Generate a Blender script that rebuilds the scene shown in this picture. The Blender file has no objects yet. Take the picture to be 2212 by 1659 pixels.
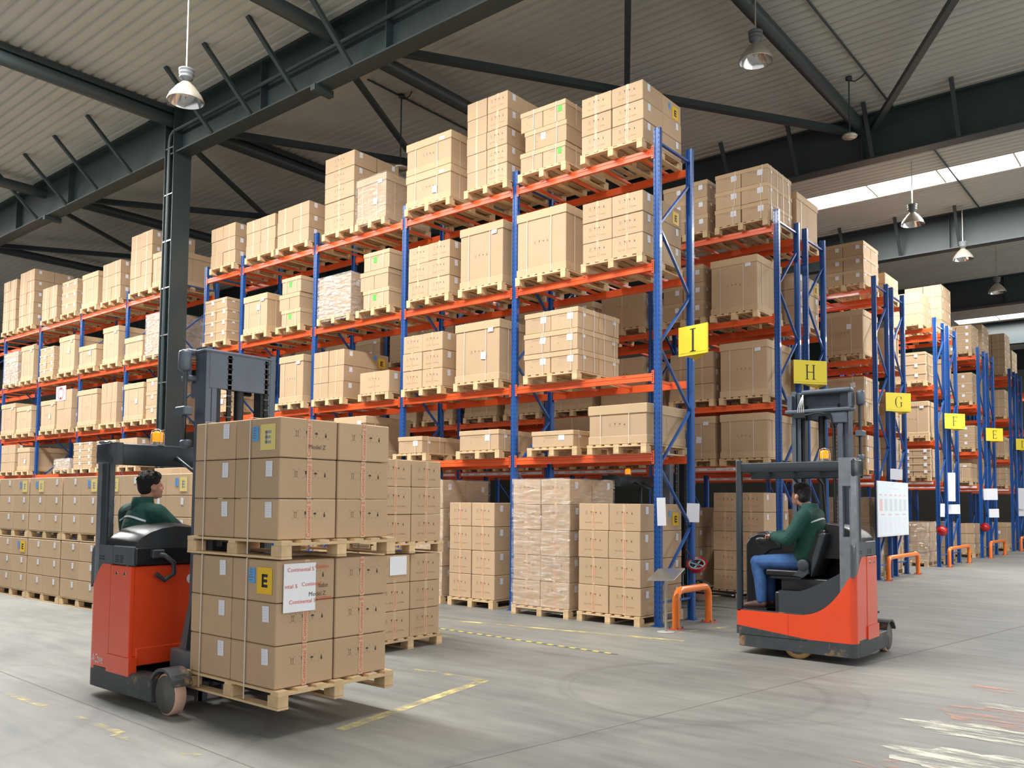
import bpy, bmesh, math, random
from mathutils import Vector, Matrix
random.seed(7)
PI = math.pi
C = bpy.context.scene.collection
SC = bpy.context.scene
# ------------------------------------------------------------------ camera
cam_d = bpy.data.cameras.new('camera'); cam = bpy.data.objects.new('camera', cam_d); C.objects.link(cam)
CR = Vector((0.77296556, 0.63439795, 0.00796751)); CU = Vector((0.03034986, -0.04951695, 0.99831205)); CF = Vector((-0.63372164, 0.77141903, 0.05752878))
CP = Vector((6.48756515, -11.39234213, 1.82940671)); FOC = 1842.376; SHY = 151.29
cam.matrix_world = Matrix(((CR.x, CU.x, -CF.x, CP.x), (CR.y, CU.y, -CF.y, CP.y), (CR.z, CU.z, -CF.z, CP.z), (0, 0, 0, 1)))
cam_d.sensor_fit = 'HORIZONTAL'; cam_d.sensor_width = 36; cam_d.lens = FOC*36/2212; cam_d.shift_y = SHY/2212
cam_d.clip_start = .05; cam_d.clip_end = 400
SC.camera = cam
# ------------------------------------------------------------------ world, lights, exposure
W = bpy.data.worlds.new('world'); SC.world = W; W.use_nodes = True
bgn = W.node_tree.nodes['Background']; bgn.inputs[0].default_value = (0.80, 0.90, 1.0, 1); bgn.inputs[1].default_value = .22
SC.view_settings.view_transform = 'Standard'; SC.view_settings.look = 'None'
SC.view_settings.gamma = 1; SC.view_settings.use_curve_mapping = False; SC.view_settings.exposure = -.95
def area(name, loc, size, size_y, power, col, target=None, rot=None):
    d = bpy.data.lights.new(name, 'AREA'); d.shape = 'RECTANGLE'; d.size = size; d.size_y = size_y; d.energy = power; d.color = col
    o = bpy.data.objects.new(name, d); C.objects.link(o); o.location = loc
    if target is not None: o.rotation_euler = (Vector(target)-Vector(loc)).to_track_quat('-Z', 'Y').to_euler()
    return o
# daylight falling in through the roof lights, plus an added fill light behind the camera
DAY = (1.0, 0.985, 0.96)
area('roof_daylight_front', (-20.5, -6.1, 11.3), 48, 1.1, 17500, DAY, (-20.5, -6.1, 0))
area('roof_daylight_middle', (6, 15.2, 11.25), 18, 1.2, 7000, DAY, (6, 15.2, 0))
area('roof_daylight_rear', (6, 37, 11.25), 18, 1.2, 4500, DAY, (6, 37, 0))
area('camera_side_fill', (1, -17.5, 5.2), 44, 7.5, 2000, (1.0, .99, .97), (-6, 0, 3.4))
area('right_side_daylight', (17.5, 8, 5), 40, 7, 3400, (1.0, .98, .95), (-4, 8, 2.5))

# ------------------------------------------------------------------ materials
def L(c):   # sRGB 0-255 -> linear
    return tuple(((v/255)/12.92 if v/255 <= .04045 else ((v/255+.055)/1.055)**2.4) for v in c)+(1,)
MT = {}
def mat(name, col, rough=.5, metal=0, noise=0, nscale=4, rnd=0, bump=0, bscale=40, coat=0, emit=0, spec=.5, dirt=None, dscale=3):
    if name in MT: return MT[name]
    m = bpy.data.materials.new(name); m.use_nodes = True; nt = m.node_tree; N = nt.nodes; K = nt.links
    b = N['Principled BSDF']; c = L(col) if max(col) > 1.001 else tuple(col)+(1,)
    b.inputs['Base Color'].default_value = c; b.inputs['Roughness'].default_value = rough; b.inputs['Metallic'].default_value = metal
    b.inputs['Specular IOR Level'].default_value = spec; b.inputs['Coat Weight'].default_value = coat
    src = None
    tc = N.new('ShaderNodeTexCoord')
    if noise or rnd or dirt:
        hs = N.new('ShaderNodeHueSaturation'); hs.inputs['Color'].default_value = c
        add = N.new('ShaderNodeMath'); add.operation = 'ADD'; add.inputs[0].default_value = 1; add.inputs[1].default_value = 0
        if noise:
            nz = N.new('ShaderNodeTexNoise'); nz.inputs['Scale'].default_value = nscale; nz.inputs['Detail'].default_value = 4
            K.new(tc.outputs['Object'], nz.inputs['Vector'])
            mr = N.new('ShaderNodeMapRange'); mr.inputs[1].default_value = .3; mr.inputs[2].default_value = .7; mr.inputs[3].default_value = 1-noise; mr.inputs[4].default_value = 1+noise
            K.new(nz.outputs['Fac'], mr.inputs[0]); K.new(mr.outputs[0], add.inputs[0])
        if rnd:
            oi = N.new('ShaderNodeObjectInfo'); mr2 = N.new('ShaderNodeMapRange'); mr2.inputs[3].default_value = -rnd; mr2.inputs[4].default_value = rnd
            K.new(oi.outputs['Random'], mr2.inputs[0]); K.new(mr2.outputs[0], add.inputs[1])
        K.new(add.outputs[0], hs.inputs['Value']); src = hs.outputs['Color']
        if dirt:
            nz2 = N.new('ShaderNodeTexNoise'); nz2.inputs['Scale'].default_value = dscale; nz2.inputs['Detail'].default_value = 8; nz2.inputs['Roughness'].default_value = .7
            K.new(tc.outputs['Object'], nz2.inputs['Vector'])
            cr = N.new('ShaderNodeValToRGB'); cr.color_ramp.elements[0].position = .56; cr.color_ramp.elements[1].position = .66
            K.new(nz2.outputs['Fac'], cr.inputs[0]); mx = N.new('ShaderNodeMix'); mx.data_type = 'RGBA'
            K.new(cr.outputs[0], mx.inputs[0]); K.new(src, mx.inputs[6]); mx.inputs[7].default_value = L(dirt); src = mx.outputs[2]
        K.new(src, b.inputs['Base Color'])
    if bump:
        nb = N.new('ShaderNodeTexNoise'); nb.inputs['Scale'].default_value = bscale; nb.inputs['Detail'].default_value = 3; K.new(tc.outputs['Object'], nb.inputs['Vector'])
        bp = N.new('ShaderNodeBump'); bp.inputs['Strength'].default_value = bump; bp.inputs['Distance'].default_value = .02
        K.new(nb.outputs['Fac'], bp.inputs['Height']); K.new(bp.outputs[0], b.inputs['Normal'])
    if emit:
        b.inputs['Emission Color'].default_value = c; b.inputs['Emission Strength'].default_value = emit
    MT[name] = m; return m
CARD = mat('cardboard', (188, 160, 128), .8, noise=.035, nscale=2.5, rnd=.07, bump=.06, bscale=9)
CARD2 = mat('cardboard_lid', (196, 168, 133), .8, noise=.035, nscale=3, rnd=.05)
INK = mat('printing_ink', (66, 60, 52), .9)
FAINT = mat('faint_printing', (132, 108, 82), .9)
SEAM = mat('carton_slit', (70, 50, 34), .9)
RED_INK = mat('red_tape_lettering', (214, 66, 52), .6)
TAPE = mat('clear_packing_tape', (204, 174, 140), .38, spec=.35)
STRAP = mat('plastic_strap', (214, 205, 192), .4)
WOOD = mat('pallet_wood', (206, 178, 138), .8, noise=.1, nscale=6, rnd=.12, bump=.1, bscale=30)
WOODE = mat('pallet_block_wood', (214, 184, 142), .85, noise=.12, nscale=9, rnd=.14)
WHITE = mat('white_paper', (226, 228, 236), .6)
BLUE_P = mat('blue_sticker', (84, 160, 226), .6)
YEL_P = mat('yellow_sticker', (232, 186, 30), .5)
BLACK_P = mat('black_letter', (34, 32, 30), .6)
GREEN_P = mat('green_sticker', (84, 208, 70), .6)
BLUE = mat('blue_rack_paint', (20, 78, 150), .35, noise=.06, nscale=2, coat=.2)
BLUED = mat('slot_shade_blue', (10, 26, 66), .6)  # shade of the open slots, painted as flat navy marks
ORANGE = mat('orange_rack_paint', (228, 94, 44), .35, noise=.05, nscale=1.5, coat=.2)
ORANGE_B = mat('orange_barrier_paint', (236, 120, 34), .3, noise=.05, coat=.3)
STEEL_G = mat('dark_green_grey_steel', (46, 57, 59), .45, noise=.08, nscale=1.2)
DECK = mat('roof_deck_sheet', (180, 180, 172), .55, noise=.05, nscale=.6)
BARK = mat('barcode_ink', (120, 118, 116), .7)
TRED = mat('truck_red_paint', (228, 74, 34), .24, noise=.03, nscale=3, coat=.4)
TGREY = mat('truck_grey_steel', (76, 84, 92), .42, noise=.14, nscale=5, dirt=(104, 86, 62), dscale=5)
TBASE = mat('truck_worn_base_paint', (58, 64, 68), .5, noise=.2, nscale=6, dirt=(146, 112, 74), dscale=4)
TGUARD = mat('truck_guard_paint', (44, 52, 58), .3, noise=.08, nscale=8)
TMETAL = mat('scuffed_post_metal', (126, 132, 140), .35, .5, noise=.15, nscale=10)
TMAST = mat('mast_steel', (86, 95, 108), .42, .2, noise=.08, nscale=4)
TMASTD = mat('mast_dark_channel', (34, 38, 42), .5, .3)
PLAST = mat('black_plastic', (26, 28, 31), .32, bump=.05, bscale=120)
PLASTG = mat('charcoal_plastic', (52, 58, 64), .45)
CHAIN = mat('mast_chain', (40, 40, 40), .5, .6)
WHEEL = mat('worn_wheel_tyre', (206, 168, 150), .6, noise=.08)
WHEELD = mat('wheel_disc', (90, 88, 84), .6, noise=.1)
TYRE = mat('drive_tyre', (176, 140, 96), .6)
CHROME = mat('brushed_steel', (190, 190, 186), .25, .9)
JACKET = mat('green_jacket_cloth', (6, 62, 54), .8, noise=.12, nscale=12, bump=.5, bscale=9)
REFL = mat('reflective_piping', (196, 200, 204), .4)
JEANS = mat('blue_denim', (54, 92, 146), .85, noise=.22, nscale=9, bump=.35, bscale=12)
SKIN = mat('skin', (206, 150, 128), .55)
HAIR = mat('black_hair', (20, 17, 16), .6, bump=.9, bscale=90)
SHOE = mat('brown_leather', (96, 66, 62), .4)
LAMPW = mat('lamp_reflector', (196, 188, 172), .3, .6)
LAMPI = mat('lamp_inner_reflector', (205, 205, 205), .15, .9)
LAMPB = mat('lamp_ballast', (92, 96, 98), .5)
SIGNY = mat('yellow_sign_board', (240, 218, 50), .45)
SIGNI = mat('sign_letter', (40, 38, 36), .6)
PALEINK = mat('board_text', (212, 214, 226), .7)
REDINK = mat('board_red_text', (216, 182, 184), .7)
HELM = mat('red_helmet', (168, 20, 28), .25)
HELMI = mat('helmet_harness', (118, 150, 150), .6)
YELT = mat('yellow_tape', (222, 206, 70), .5)
GRYT = mat('black_tape', (96, 98, 96), .6)

def alpha_mat(name, col, dens, scale, rough=.6, stretch=(1, 1, 1)):
    m = bpy.data.materials.new(name); m.use_nodes = True; nt = m.node_tree; N = nt.nodes; K = nt.links; b = N['Principled BSDF']
    b.inputs['Base Color'].default_value = L(col); b.inputs['Roughness'].default_value = rough
    tc = N.new('ShaderNodeTexCoord'); mp = N.new('ShaderNodeMapping'); mp.inputs['Scale'].default_value = stretch
    nz = N.new('ShaderNodeTexNoise'); nz.inputs['Scale'].default_value = scale; nz.inputs['Detail'].default_value = 7; nz.inputs['Roughness'].default_value = .7
    cr = N.new('ShaderNodeValToRGB'); cr.color_ramp.elements[0].position = 1-dens-.07; cr.color_ramp.elements[1].position = 1-dens+.12
    K.new(tc.outputs['Object'], mp.inputs[0]); K.new(mp.outputs[0], nz.inputs['Vector']); K.new(nz.outputs['Fac'], cr.inputs[0]); K.new(cr.outputs[0], b.inputs['Alpha'])
    MT[name] = m; return m
WORNY = alpha_mat('worn_yellow_floor_paint', (206, 190, 128), .52, 2.2)
WORNY2 = alpha_mat('faded_yellow_floor_paint', (198, 182, 120), .44, 3)
WORNW = alpha_mat('worn_white_floor_paint', (206, 204, 188), .5, 2.2, stretch=(1, 3.5, 1))
WORNP = alpha_mat('worn_pink_floor_paint', (204, 150, 132), .46, 2.0, stretch=(1, 3.5, 1))

def film_mat(name, opac, white, scale=5):
    m = bpy.data.materials.new(name); m.use_nodes = True; nt = m.node_tree; N = nt.nodes; K = nt.links
    for n in list(N): N.remove(n)
    out = N.new('ShaderNodeOutputMaterial'); tr = N.new('ShaderNodeBsdfTransparent'); gl = N.new('ShaderNodeBsdfGlossy'); df = N.new('ShaderNodeBsdfDiffuse')
    gl.inputs['Roughness'].default_value = .12; gl.inputs['Color'].default_value = (.95, .95, .95, 1); df.inputs['Color'].default_value = (white, white, white*.97, 1)
    tc = N.new('ShaderNodeTexCoord'); mp = N.new('ShaderNodeMapping'); mp.inputs['Scale'].default_value = (1, 1, 5); mp.inputs['Rotation'].default_value = (.2, .25, 0)
    nz = N.new('ShaderNodeTexNoise'); nz.inputs['Scale'].default_value = scale; nz.inputs['Detail'].default_value = 6; nz.inputs['Distortion'].default_value = .6
    bp = N.new('ShaderNodeBump'); bp.inputs['Strength'].default_value = 1; bp.inputs['Distance'].default_value = .06
    K.new(tc.outputs['Object'], mp.inputs[0]); K.new(mp.outputs[0], nz.inputs['Vector']); K.new(nz.outputs['Fac'], bp.inputs['Height']); K.new(bp.outputs[0], gl.inputs['Normal'])
    m1 = N.new('ShaderNodeMixShader'); m1.inputs[0].default_value = .5; K.new(gl.outputs[0], m1.inputs[1]); K.new(df.outputs[0], m1.inputs[2])
    cr = N.new('ShaderNodeValToRGB'); cr.color_ramp.elements[0].position = .42; cr.color_ramp.elements[0].color = (opac*.35,)*3+(1,); cr.color_ramp.elements[1].position = .72; cr.color_ramp.elements[1].color = (min(1, opac*2.4),)*3+(1,)
    K.new(nz.outputs['Fac'], cr.inputs[0])
    m2 = N.new('ShaderNodeMixShader'); K.new(cr.outputs[0], m2.inputs[0]); K.new(tr.outputs[0], m2.inputs[1]); K.new(m1.outputs[0], m2.inputs[2]); K.new(m2.outputs[0], out.inputs[0])
    MT[name] = m; return m
FILM = film_mat('stretch_film_clear', .2, .62)
FILMS = film_mat('stretch_film_cloudy', .42, .8, 7)

def floor_mat():
    m = bpy.data.materials.new('worn_concrete'); m.use_nodes = True; nt = m.node_tree; N = nt.nodes; K = nt.links; b = N['Principled BSDF']
    tc = N.new('ShaderNodeTexCoord')
    def nz(scale, rot, st, det=6, dist=0):
        mp = N.new('ShaderNodeMapping'); mp.inputs['Rotation'].default_value = (0, 0, rot); mp.inputs['Scale'].default_value = st
        n = N.new('ShaderNodeTexNoise'); n.inputs['Scale'].default_value = scale; n.inputs['Detail'].default_value = det; n.inputs['Roughness'].default_value = .62; n.inputs['Distortion'].default_value = dist
        K.new(tc.outputs['Object'], mp.inputs[0]); K.new(mp.outputs[0], n.inputs['Vector']); return n.outputs['Fac']
    def ramp(f, stops):
        cr = N.new('ShaderNodeValToRGB'); e = cr.color_ramp.elements
        while len(e) < len(stops): e.new(.5)
        for i, (p, c) in enumerate(stops): e[i].position = p; e[i].color = c
        K.new(f, cr.inputs[0]); return cr.outputs[0]
    base = ramp(nz(.35, .3, (1, 1, 1), 5), [(.3, L((106, 108, 106))), (.5, L((123, 124, 120))), (.72, L((140, 139, 132)))])
    str1 = ramp(nz(1.0, -.30, (1, 6, 1), 7, .4), [(.3, (.80, .80, .80, 1)), (.52, (1, 1, 1, 1)), (.7, (1.08, 1.08, 1.08, 1))])
    str2 = ramp(nz(.8, 1.1, (.7, 5, 1), 6, .5), [(.3, (.84, .84, .85, 1)), (.55, (1, 1, 1, 1)), (.75, (1.05, 1.04, 1.02, 1))])
    big = ramp(nz(.16, 0, (1, 1, 1), 3), [(.35, (.90, .91, .93, 1)), (.6, (1.03, 1.02, 1.0, 1))])
    cur = base
    for s in (str1, str2, big):
        mx = N.new('ShaderNodeMix'); mx.data_type = 'RGBA'; mx.blend_type = 'MULTIPLY'; mx.inputs[0].default_value = 1
        K.new(cur, mx.inputs[6]); K.new(s, mx.inputs[7]); cur = mx.outputs[2]
    # curved tyre marks: rings around a few turning points
    sx = N.new('ShaderNodeSeparateXYZ'); K.new(tc.outputs['Object'], sx.inputs[0])
    for (cx, cy, rr, wd) in ((2.4, -3.6, 1.3, .07), (2.6, -3.5, 1.42, .03), (-2.2, -9.6, 2.1, .08), (6.5, -7.5, 4.3, .1), (5.5, 6.5, 5.2, .09), (-1.5, -9.3, 2.9, .06)):
        vm = N.new('ShaderNodeVectorMath'); vm.operation = 'DISTANCE'; K.new(tc.outputs['Object'], vm.inputs[0]); vm.inputs[1].default_value = (cx, cy, 0)
        s = N.new('ShaderNodeMath'); s.operation = 'SUBTRACT'; K.new(vm.outputs['Value'], s.inputs[0]); s.inputs[1].default_value = rr
        a = N.new('ShaderNodeMath'); a.operation = 'ABSOLUTE'; K.new(s.outputs[0], a.inputs[0])
        mr = N.new('ShaderNodeMapRange'); mr.inputs[1].default_value = 0; mr.inputs[2].default_value = wd; mr.inputs[3].default_value = .86; mr.inputs[4].default_value = 1; K.new(a.outputs[0], mr.inputs[0])
        mx = N.new('ShaderNodeMix'); mx.data_type = 'RGBA'; mx.blend_type = 'MULTIPLY'; mx.inputs[0].default_value = 1
        K.new(cur, mx.inputs[6]); K.new(mr.outputs[0], mx.inputs[7]); cur = mx.outputs[2]
    K.new(cur, b.inputs['Base Color'])
    rr = N.new('ShaderNodeMapRange'); rr.inputs[3].default_value = .42; rr.inputs[4].default_value = .62; K.new(nz(1.5, .2, (1, 3, 1)), rr.inputs[0]); K.new(rr.outputs[0], b.inputs['Roughness'])
    MT['floor'] = m; return m
FLOOR = floor_mat()

# ------------------------------------------------------------------ mesh builder
class MB:
    def __init__(s): s.v = []; s.f = []; s.m = []; s.sm = []; s.mats = []; s.X = Matrix.Identity(4)
    def mi(s, m):
        if m not in s.mats: s.mats.append(m)
        return s.mats.index(m)
    def add(s, vs, fs, m, smooth=False):
        o = len(s.v); i = s.mi(m)
        s.v += [tuple(s.X @ Vector(v)) for v in vs]
        for f in fs: s.f.append(tuple(a+o for a in f)); s.m.append(i); s.sm.append(smooth)
    def box(s, x0, x1, y0, y1, z0, z1, m):
        s.add([(x0, y0, z0), (x1, y0, z0), (x1, y1, z0), (x0, y1, z0), (x0, y0, z1), (x1, y0, z1), (x1, y1, z1), (x0, y1, z1)],
              [(0, 3, 2, 1), (4, 5, 6, 7), (0, 1, 5, 4), (1, 2, 6, 5), (2, 3, 7, 6), (3, 0, 4, 7)], m)
    def bbox(s, x0, x1, y0, y1, z0, z1, m, b=.006, seg=1):      # box with bevelled edges
        bm = bmesh.new(); bmesh.ops.create_cube(bm, size=1)
        for v in bm.verts: v.co = Vector(((x0+x1)/2+v.co.x*(x1-x0), (y0+y1)/2+v.co.y*(y1-y0), (z0+z1)/2+v.co.z*(z1-z0)))
        bmesh.ops.bevel(bm, geom=list(bm.edges), offset=b, segments=seg, profile=.5, affect='EDGES')
        bm.verts.index_update(); s.add([tuple(v.co) for v in bm.verts], [tuple(v.index for v in f.verts) for f in bm.faces], m, seg > 1); bm.free()
    def bar(s, a, b, w, h, m, up=(0, 0, 1)):
        a = Vector(a); b = Vector(b); d = (b-a).normalized(); u = Vector(up)
        if abs(d.dot(u)) > .98: u = Vector((1, 0, 0))
        r = d.cross(u).normalized(); u = r.cross(d)
        vs = []
        for p in (a, b):
            for (i, j) in ((-1, -1), (1, -1), (1, 1), (-1, 1)): vs.append(p+r*w/2*i+u*h/2*j)
        s.add(vs, [(0, 1, 2, 3), (7, 6, 5, 4), (0, 4, 5, 1), (1, 5, 6, 2), (2, 6, 7, 3), (3, 7, 4, 0)], m)
    def tube(s, path, r, m, n=10, cap=True, rs=None):
        P = [Vector(p) for p in path]; rs = rs or [r]*len(P); vs = []; fs = []
        t0 = (P[1]-P[0]).normalized(); up = Vector((0, 0, 1)) if abs(t0.z) < .9 else Vector((1, 0, 0)); r0 = t0.cross(up).normalized()
        for i, p in enumerate(P):
            t = (P[min(i+1, len(P)-1)]-P[max(i-1, 0)]).normalized(); r0 = (r0-t*r0.dot(t)).normalized(); u0 = t.cross(r0)
            for k in range(n):
                a = 2*PI*k/n; vs.append(p+(r0*math.cos(a)+u0*math.sin(a))*rs[i])
        for i in range(len(P)-1):
            for k in range(n): fs.append((i*n+k, i*n+(k+1) % n, (i+1)*n+(k+1) % n, (i+1)*n+k))
        s.add(vs, fs, m, True)
        if cap: s.add([vs[k] for k in range(n)], [tuple(range(n))[::-1]], m); s.add([vs[-n+k] for k in range(n)], [tuple(range(n))], m)
    def lathe(s, prof, m, n=20, c=(0, 0, 0), axis='z'):
        vs = []; fs = []
        for (r, z) in prof:
            for k in range(n):
                a = 2*PI*k/n; x, y = r*math.cos(a), r*math.sin(a)
                p = (x, y, z) if axis == 'z' else ((z, x, y) if axis == 'x' else (x, z, y))
                vs.append((p[0]+c[0], p[1]+c[1], p[2]+c[2]))
        for i in range(len(prof)-1):
            for k in range(n): fs.append((i*n+k, i*n+(k+1) % n, (i+1)*n+(k+1) % n, (i+1)*n+k))
        s.add(vs, fs, m, True)
    def prism(s, poly, axis, a, b, m):       # polygon extruded along an axis; poly in the two other axes
        def P(p, t): return {'x': (t, p[0], p[1]), 'y': (p[0], t, p[1]), 'z': (p[0], p[1], t)}[axis]
        n = len(poly); vs = [P(p, a) for p in poly]+[P(p, b) for p in poly]
        s.add(vs, [tuple(range(n)), tuple(range(2*n-1, n-1, -1))]+[(i, n+i, n+(i+1) % n, (i+1) % n) for i in range(n)], m)
    def quad(s, a, b, c, d, m): s.add([a, b, c, d], [(0, 1, 2, 3)], m)
    def mesh(s, name):
        me = bpy.data.meshes.new(name); me.from_pydata(s.v, [], s.f)
        for m in s.mats: me.materials.append(m)
        me.polygons.foreach_set('material_index', s.m); me.polygons.foreach_set('use_smooth', s.sm); me.update()
        bm = bmesh.new(); bm.from_mesh(me); bmesh.ops.recalc_face_normals(bm, faces=bm.faces); bm.to_mesh(me); bm.free()
        return me
    def build(s, name, parent=None, loc=None, rz=0): return link(name, s.mesh(name), parent, loc, rz)
def link(name, me, parent=None, loc=None, rz=0):
    o = bpy.data.objects.new(name, me); C.objects.link(o)
    if parent: o.parent = parent
    if loc: o.location = loc
    if rz: o.rotation_euler = (0, 0, rz)
    return o
def tag(o, label=None, cat=None, group=None, kind=None):
    if label: o['label'] = label
    if cat: o['category'] = cat
    if group: o['group'] = group
    if kind: o['kind'] = kind
    return o
def thing(name, loc, label, cat, group=None, rz=0):
    o = link(name, None, None, loc, rz); o.empty_display_size = .1; return tag(o, label, cat, group)
def copy_tree(o, parent=None):
    c = o.copy(); C.objects.link(c)
    if parent: c.parent = parent
    for ch in list(o.children): copy_tree(ch, c)
    return c
_tx = {}
def text_geo(body, size=1, shear=0, res=2):
    k = (body, shear, res)
    if k not in _tx:
        cu = bpy.data.curves.new('t', 'FONT'); cu.body = body; cu.size = 1; cu.resolution_u = res; cu.shear = shear
        o = bpy.data.objects.new('t', cu); C.objects.link(o); dg = bpy.context.evaluated_depsgraph_get(); dg.update()
        me = o.evaluated_get(dg).to_mesh(); vs = [tuple(v.co) for v in me.vertices]; fs = [tuple(p.vertices) for p in me.polygons]
        o.evaluated_get(dg).to_mesh_clear(); bpy.data.objects.remove(o); bpy.data.curves.remove(cu)
        w = max(v[0] for v in vs); _tx[k] = (vs, fs, w)
    vs, fs, w = _tx[k]
    return [(v[0]*size, v[1]*size) for v in vs], fs, w*size
def put_text(mb, body, o, ux, uy, size, m, center=True, shear=0, res=2, width=None):
    vs, fs, w = text_geo(body, size, shear, res); o = Vector(o); ux = Vector(ux); uy = Vector(uy)
    k = (width/w) if width else 1
    off = -w*k/2 if center else 0
    mb.add([o+ux*(v[0]*k+off)+uy*v[1] for v in vs], fs, m)

# ------------------------------------------------------------------ building shell
ZD = 11.4          # underside of roof deck
def struct(o): o['kind'] = 'structure'; return o
mb = MB(); mb.quad((-62, -18, 0), (20, -18, 0), (20, 62, 0), (-62, 62, 0), FLOOR); struct(mb.build('floor'))
mb = MB()
HOLES = [(-45, 4, -6.7, -5.5), (-3.2, 18, 14.6, 15.8), (-3.6, 18, 36.6, 37.8)]
def corr(mb, x0, x1, y0, y1, p=.25):
    n = max(1, round((y1-y0)/p)); p = (y1-y0)/n; pts = []
    for i in range(n):
        y = y0+i*p; pts += [(y, ZD+.045), (y+p*.22, ZD+.045), (y+p*.34, ZD), (y+p*.88, ZD)]
    pts.append((y1, ZD+.045)); vs = []
    for (y, z) in pts: vs += [(x0, y, z), (x1, y, z)]
    mb.add(vs, [(2*i, 2*i+1, 2*i+3, 2*i+2) for i in range(len(pts)-1)], DECK)
ycur = -18
for (hx0, hx1, hy0, hy1) in HOLES:
    corr(mb, -62, 20, ycur, hy0); corr(mb, -62, hx0, hy0, hy1); corr(mb, hx1, 20, hy0, hy1); ycur = hy1
corr(mb, -62, 20, ycur, 62); struct(mb.build('ceiling'))
for nm, (a, b) in {'wall_left': ((-62, -18), (-62, 62)), 'wall_back': ((-62, 62), (20, 62))}.items():
    mb = MB(); WM = mat('wall_panel', (176, 172, 160), .7, noise=.04)
    mb.prism([(a[0]-.1, a[1]), (b[0], b[1]+.1), (b[0]+.1, b[1]-.1), (a[0]+.1, a[1]-.1)] if nm == 'wall_left' else [(a[0], a[1]), (b[0], b[1]), (b[0], b[1]+.2), (a[0], a[1]+.2)], 'z', 0, ZD, WM); struct(mb.build(nm))
SKY = bpy.data.materials.new('bright_roof_light_pane'); SKY.use_nodes = True
SKY.node_tree.nodes['Principled BSDF'].inputs['Emission Color'].default_value = (1, .98, .94, 1); SKY.node_tree.nodes['Principled BSDF'].inputs['Emission Strength'].default_value = 10
FRAMEW = mat('roof_light_frame', (196, 192, 182), .5)
for i, (hx0, hx1, hy0, hy1) in enumerate(HOLES):
    mb = MB(); mb.box(hx0, hx1, hy0, hy1, ZD+.05, ZD+.07, SKY)
    w = struct(mb.build('window_%d' % (i+1))); mb = MB(); x = hx0
    while x <= hx1: mb.box(x-.02, x+.02, hy0, hy1, ZD+.01, ZD+.05, FRAMEW); x += 1.93
    mb.box(hx0, hx1, hy0-.04, hy0, ZD-.02, ZD+.14, FRAMEW); mb.box(hx0, hx1, hy1, hy1+.04, ZD-.02, ZD+.14, FRAMEW)
    mb.build('window_frame', w)
# girders
GY = [(-.8, 10.25), (9.95, 10.25), (18.9, 10.2), (28.5, 10.2), (38.5, 10.2), (48, 10.2)]
words = ['nearest girder, crossing above the front rack', 'second girder, above the racks H', 'third girder, beyond the bright roof light', 'fourth girder down the hall', 'fifth girder down the hall', 'last girder down the hall']
for gi, (gy, gz) in enumerate(GY):
    mb = MB(); x0, x1 = -60, 19
    mb.box(x0, x1, gy-.19, gy+.19, gz, gz+.035, STEEL_G); mb.box(x0, x1, gy-.012, gy+.012, gz+.035, ZD-.03, STEEL_G); mb.box(x0, x1, gy-.19, gy+.19, ZD-.045, ZD-.005, STEEL_G)
    g = tag(mb.build('roof_girder'), 'dark steel roof girder, '+words[gi], 'girder', 'roof girders')
    for k, sx in enumerate((-25.5, -22.3, -18.6, -9.2, -5.2, 1.6, 6.5) if gi == 0 else (-6, 0.1, 6)):
        mb = MB(); mb.box(sx-.01, sx+.01, gy-.18, gy+.18, gz+.03, ZD-.04, STEEL_G); mb.build('stiffener', g)
    if gi == 0:
        for sx in (-7.35, -20.1):
            mb = MB(); mb.box(sx-.02, sx+.12, gy-.24, gy+.24, gz-.13, gz, STEEL_G); mb.build('splice_bracket', g)
# tie tubes along the hall depth
TX = [.1, -6.75, -12.9, -20.6, -28]
tnames = ['above the right end of rack I', 'above the middle of rack I', 'meeting the grey column head', 'left of the grey column', 'farthest left']
for i, tx in enumerate(TX):
    mb = MB(); mb.tube([(tx, -16, ZD-.32), (tx, 9.93, ZD-.32)], .15, STEEL_G, 14)
    if i in (2,): mb.box(tx-.1, tx+.1, -16, 9.93, ZD-.16, ZD-.02, STEEL_G)
    tag(mb.build('roof_tie_tube'), 'round dark steel roof tube running into the hall, '+tnames[i], 'roof tube', 'roof tie tubes')
def brace(a, b, w, h, label, name='roof_brace'):
    mb = MB(); mb.bar(a, b, w, h, STEEL_G); return tag(mb.build(name), label, 'brace', 'roof braces')
zb = 10.98
for i in range(len(TX)-1):
    xr, xl = TX[i], TX[i+1]; y0, y1 = -.6, 9.8; pos = ['right end of rack I', 'middle of rack I', 'rack left of the column', 'far left rack'][i]
    brace((xl+.25, y0, zb), (xr-.1, y1, zb), .17, .14, 'dark diagonal roof brace over the %s, running right' % pos)
    brace((xr-.25, y0, zb-.1), (xl+.1, y1, zb-.1), .12, .1, 'thinner crossing roof brace over the %s' % pos)
brace((6.6, -.6, zb), (.35, 9.8, zb), .14, .12, 'dark diagonal roof brace at the top right corner of the photo')
# fly braces
for k, (x, nm) in enumerate([(-6.2, 'first from the right'), (-7.95, 'second from the right'), (-9.55, 'beside the nearest hanging lamp'), (-11.1, 'just right of the column head'), (-14.9, 'just left of the column'), (-16.8, 'second left of the column'), (-18.7, 'third left of the column'), (-20.7, 'fourth left of the column')]):
    mb = MB(); mb.bar((x, -2.15, ZD), (x, -.97, 10.29), .09, .07, STEEL_G); tag(mb.build('fly_brace'), 'short sloping steel strut in front of the nearest girder, '+nm, 'strut', 'fly braces on the nearest girder')
for k, (x, nm) in enumerate([(-3.3, 'leftmost'), (-1.5, 'second'), (.35, 'third'), (2.25, 'fourth')]):
    mb = MB(); mb.bar((x, 9.1, ZD), (x, 9.78, 10.3), .09, .07, STEEL_G); tag(mb.build('fly_brace'), 'short sloping strut in front of the second girder, %s from the left' % nm, 'strut', 'fly braces on the second girder')
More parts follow.
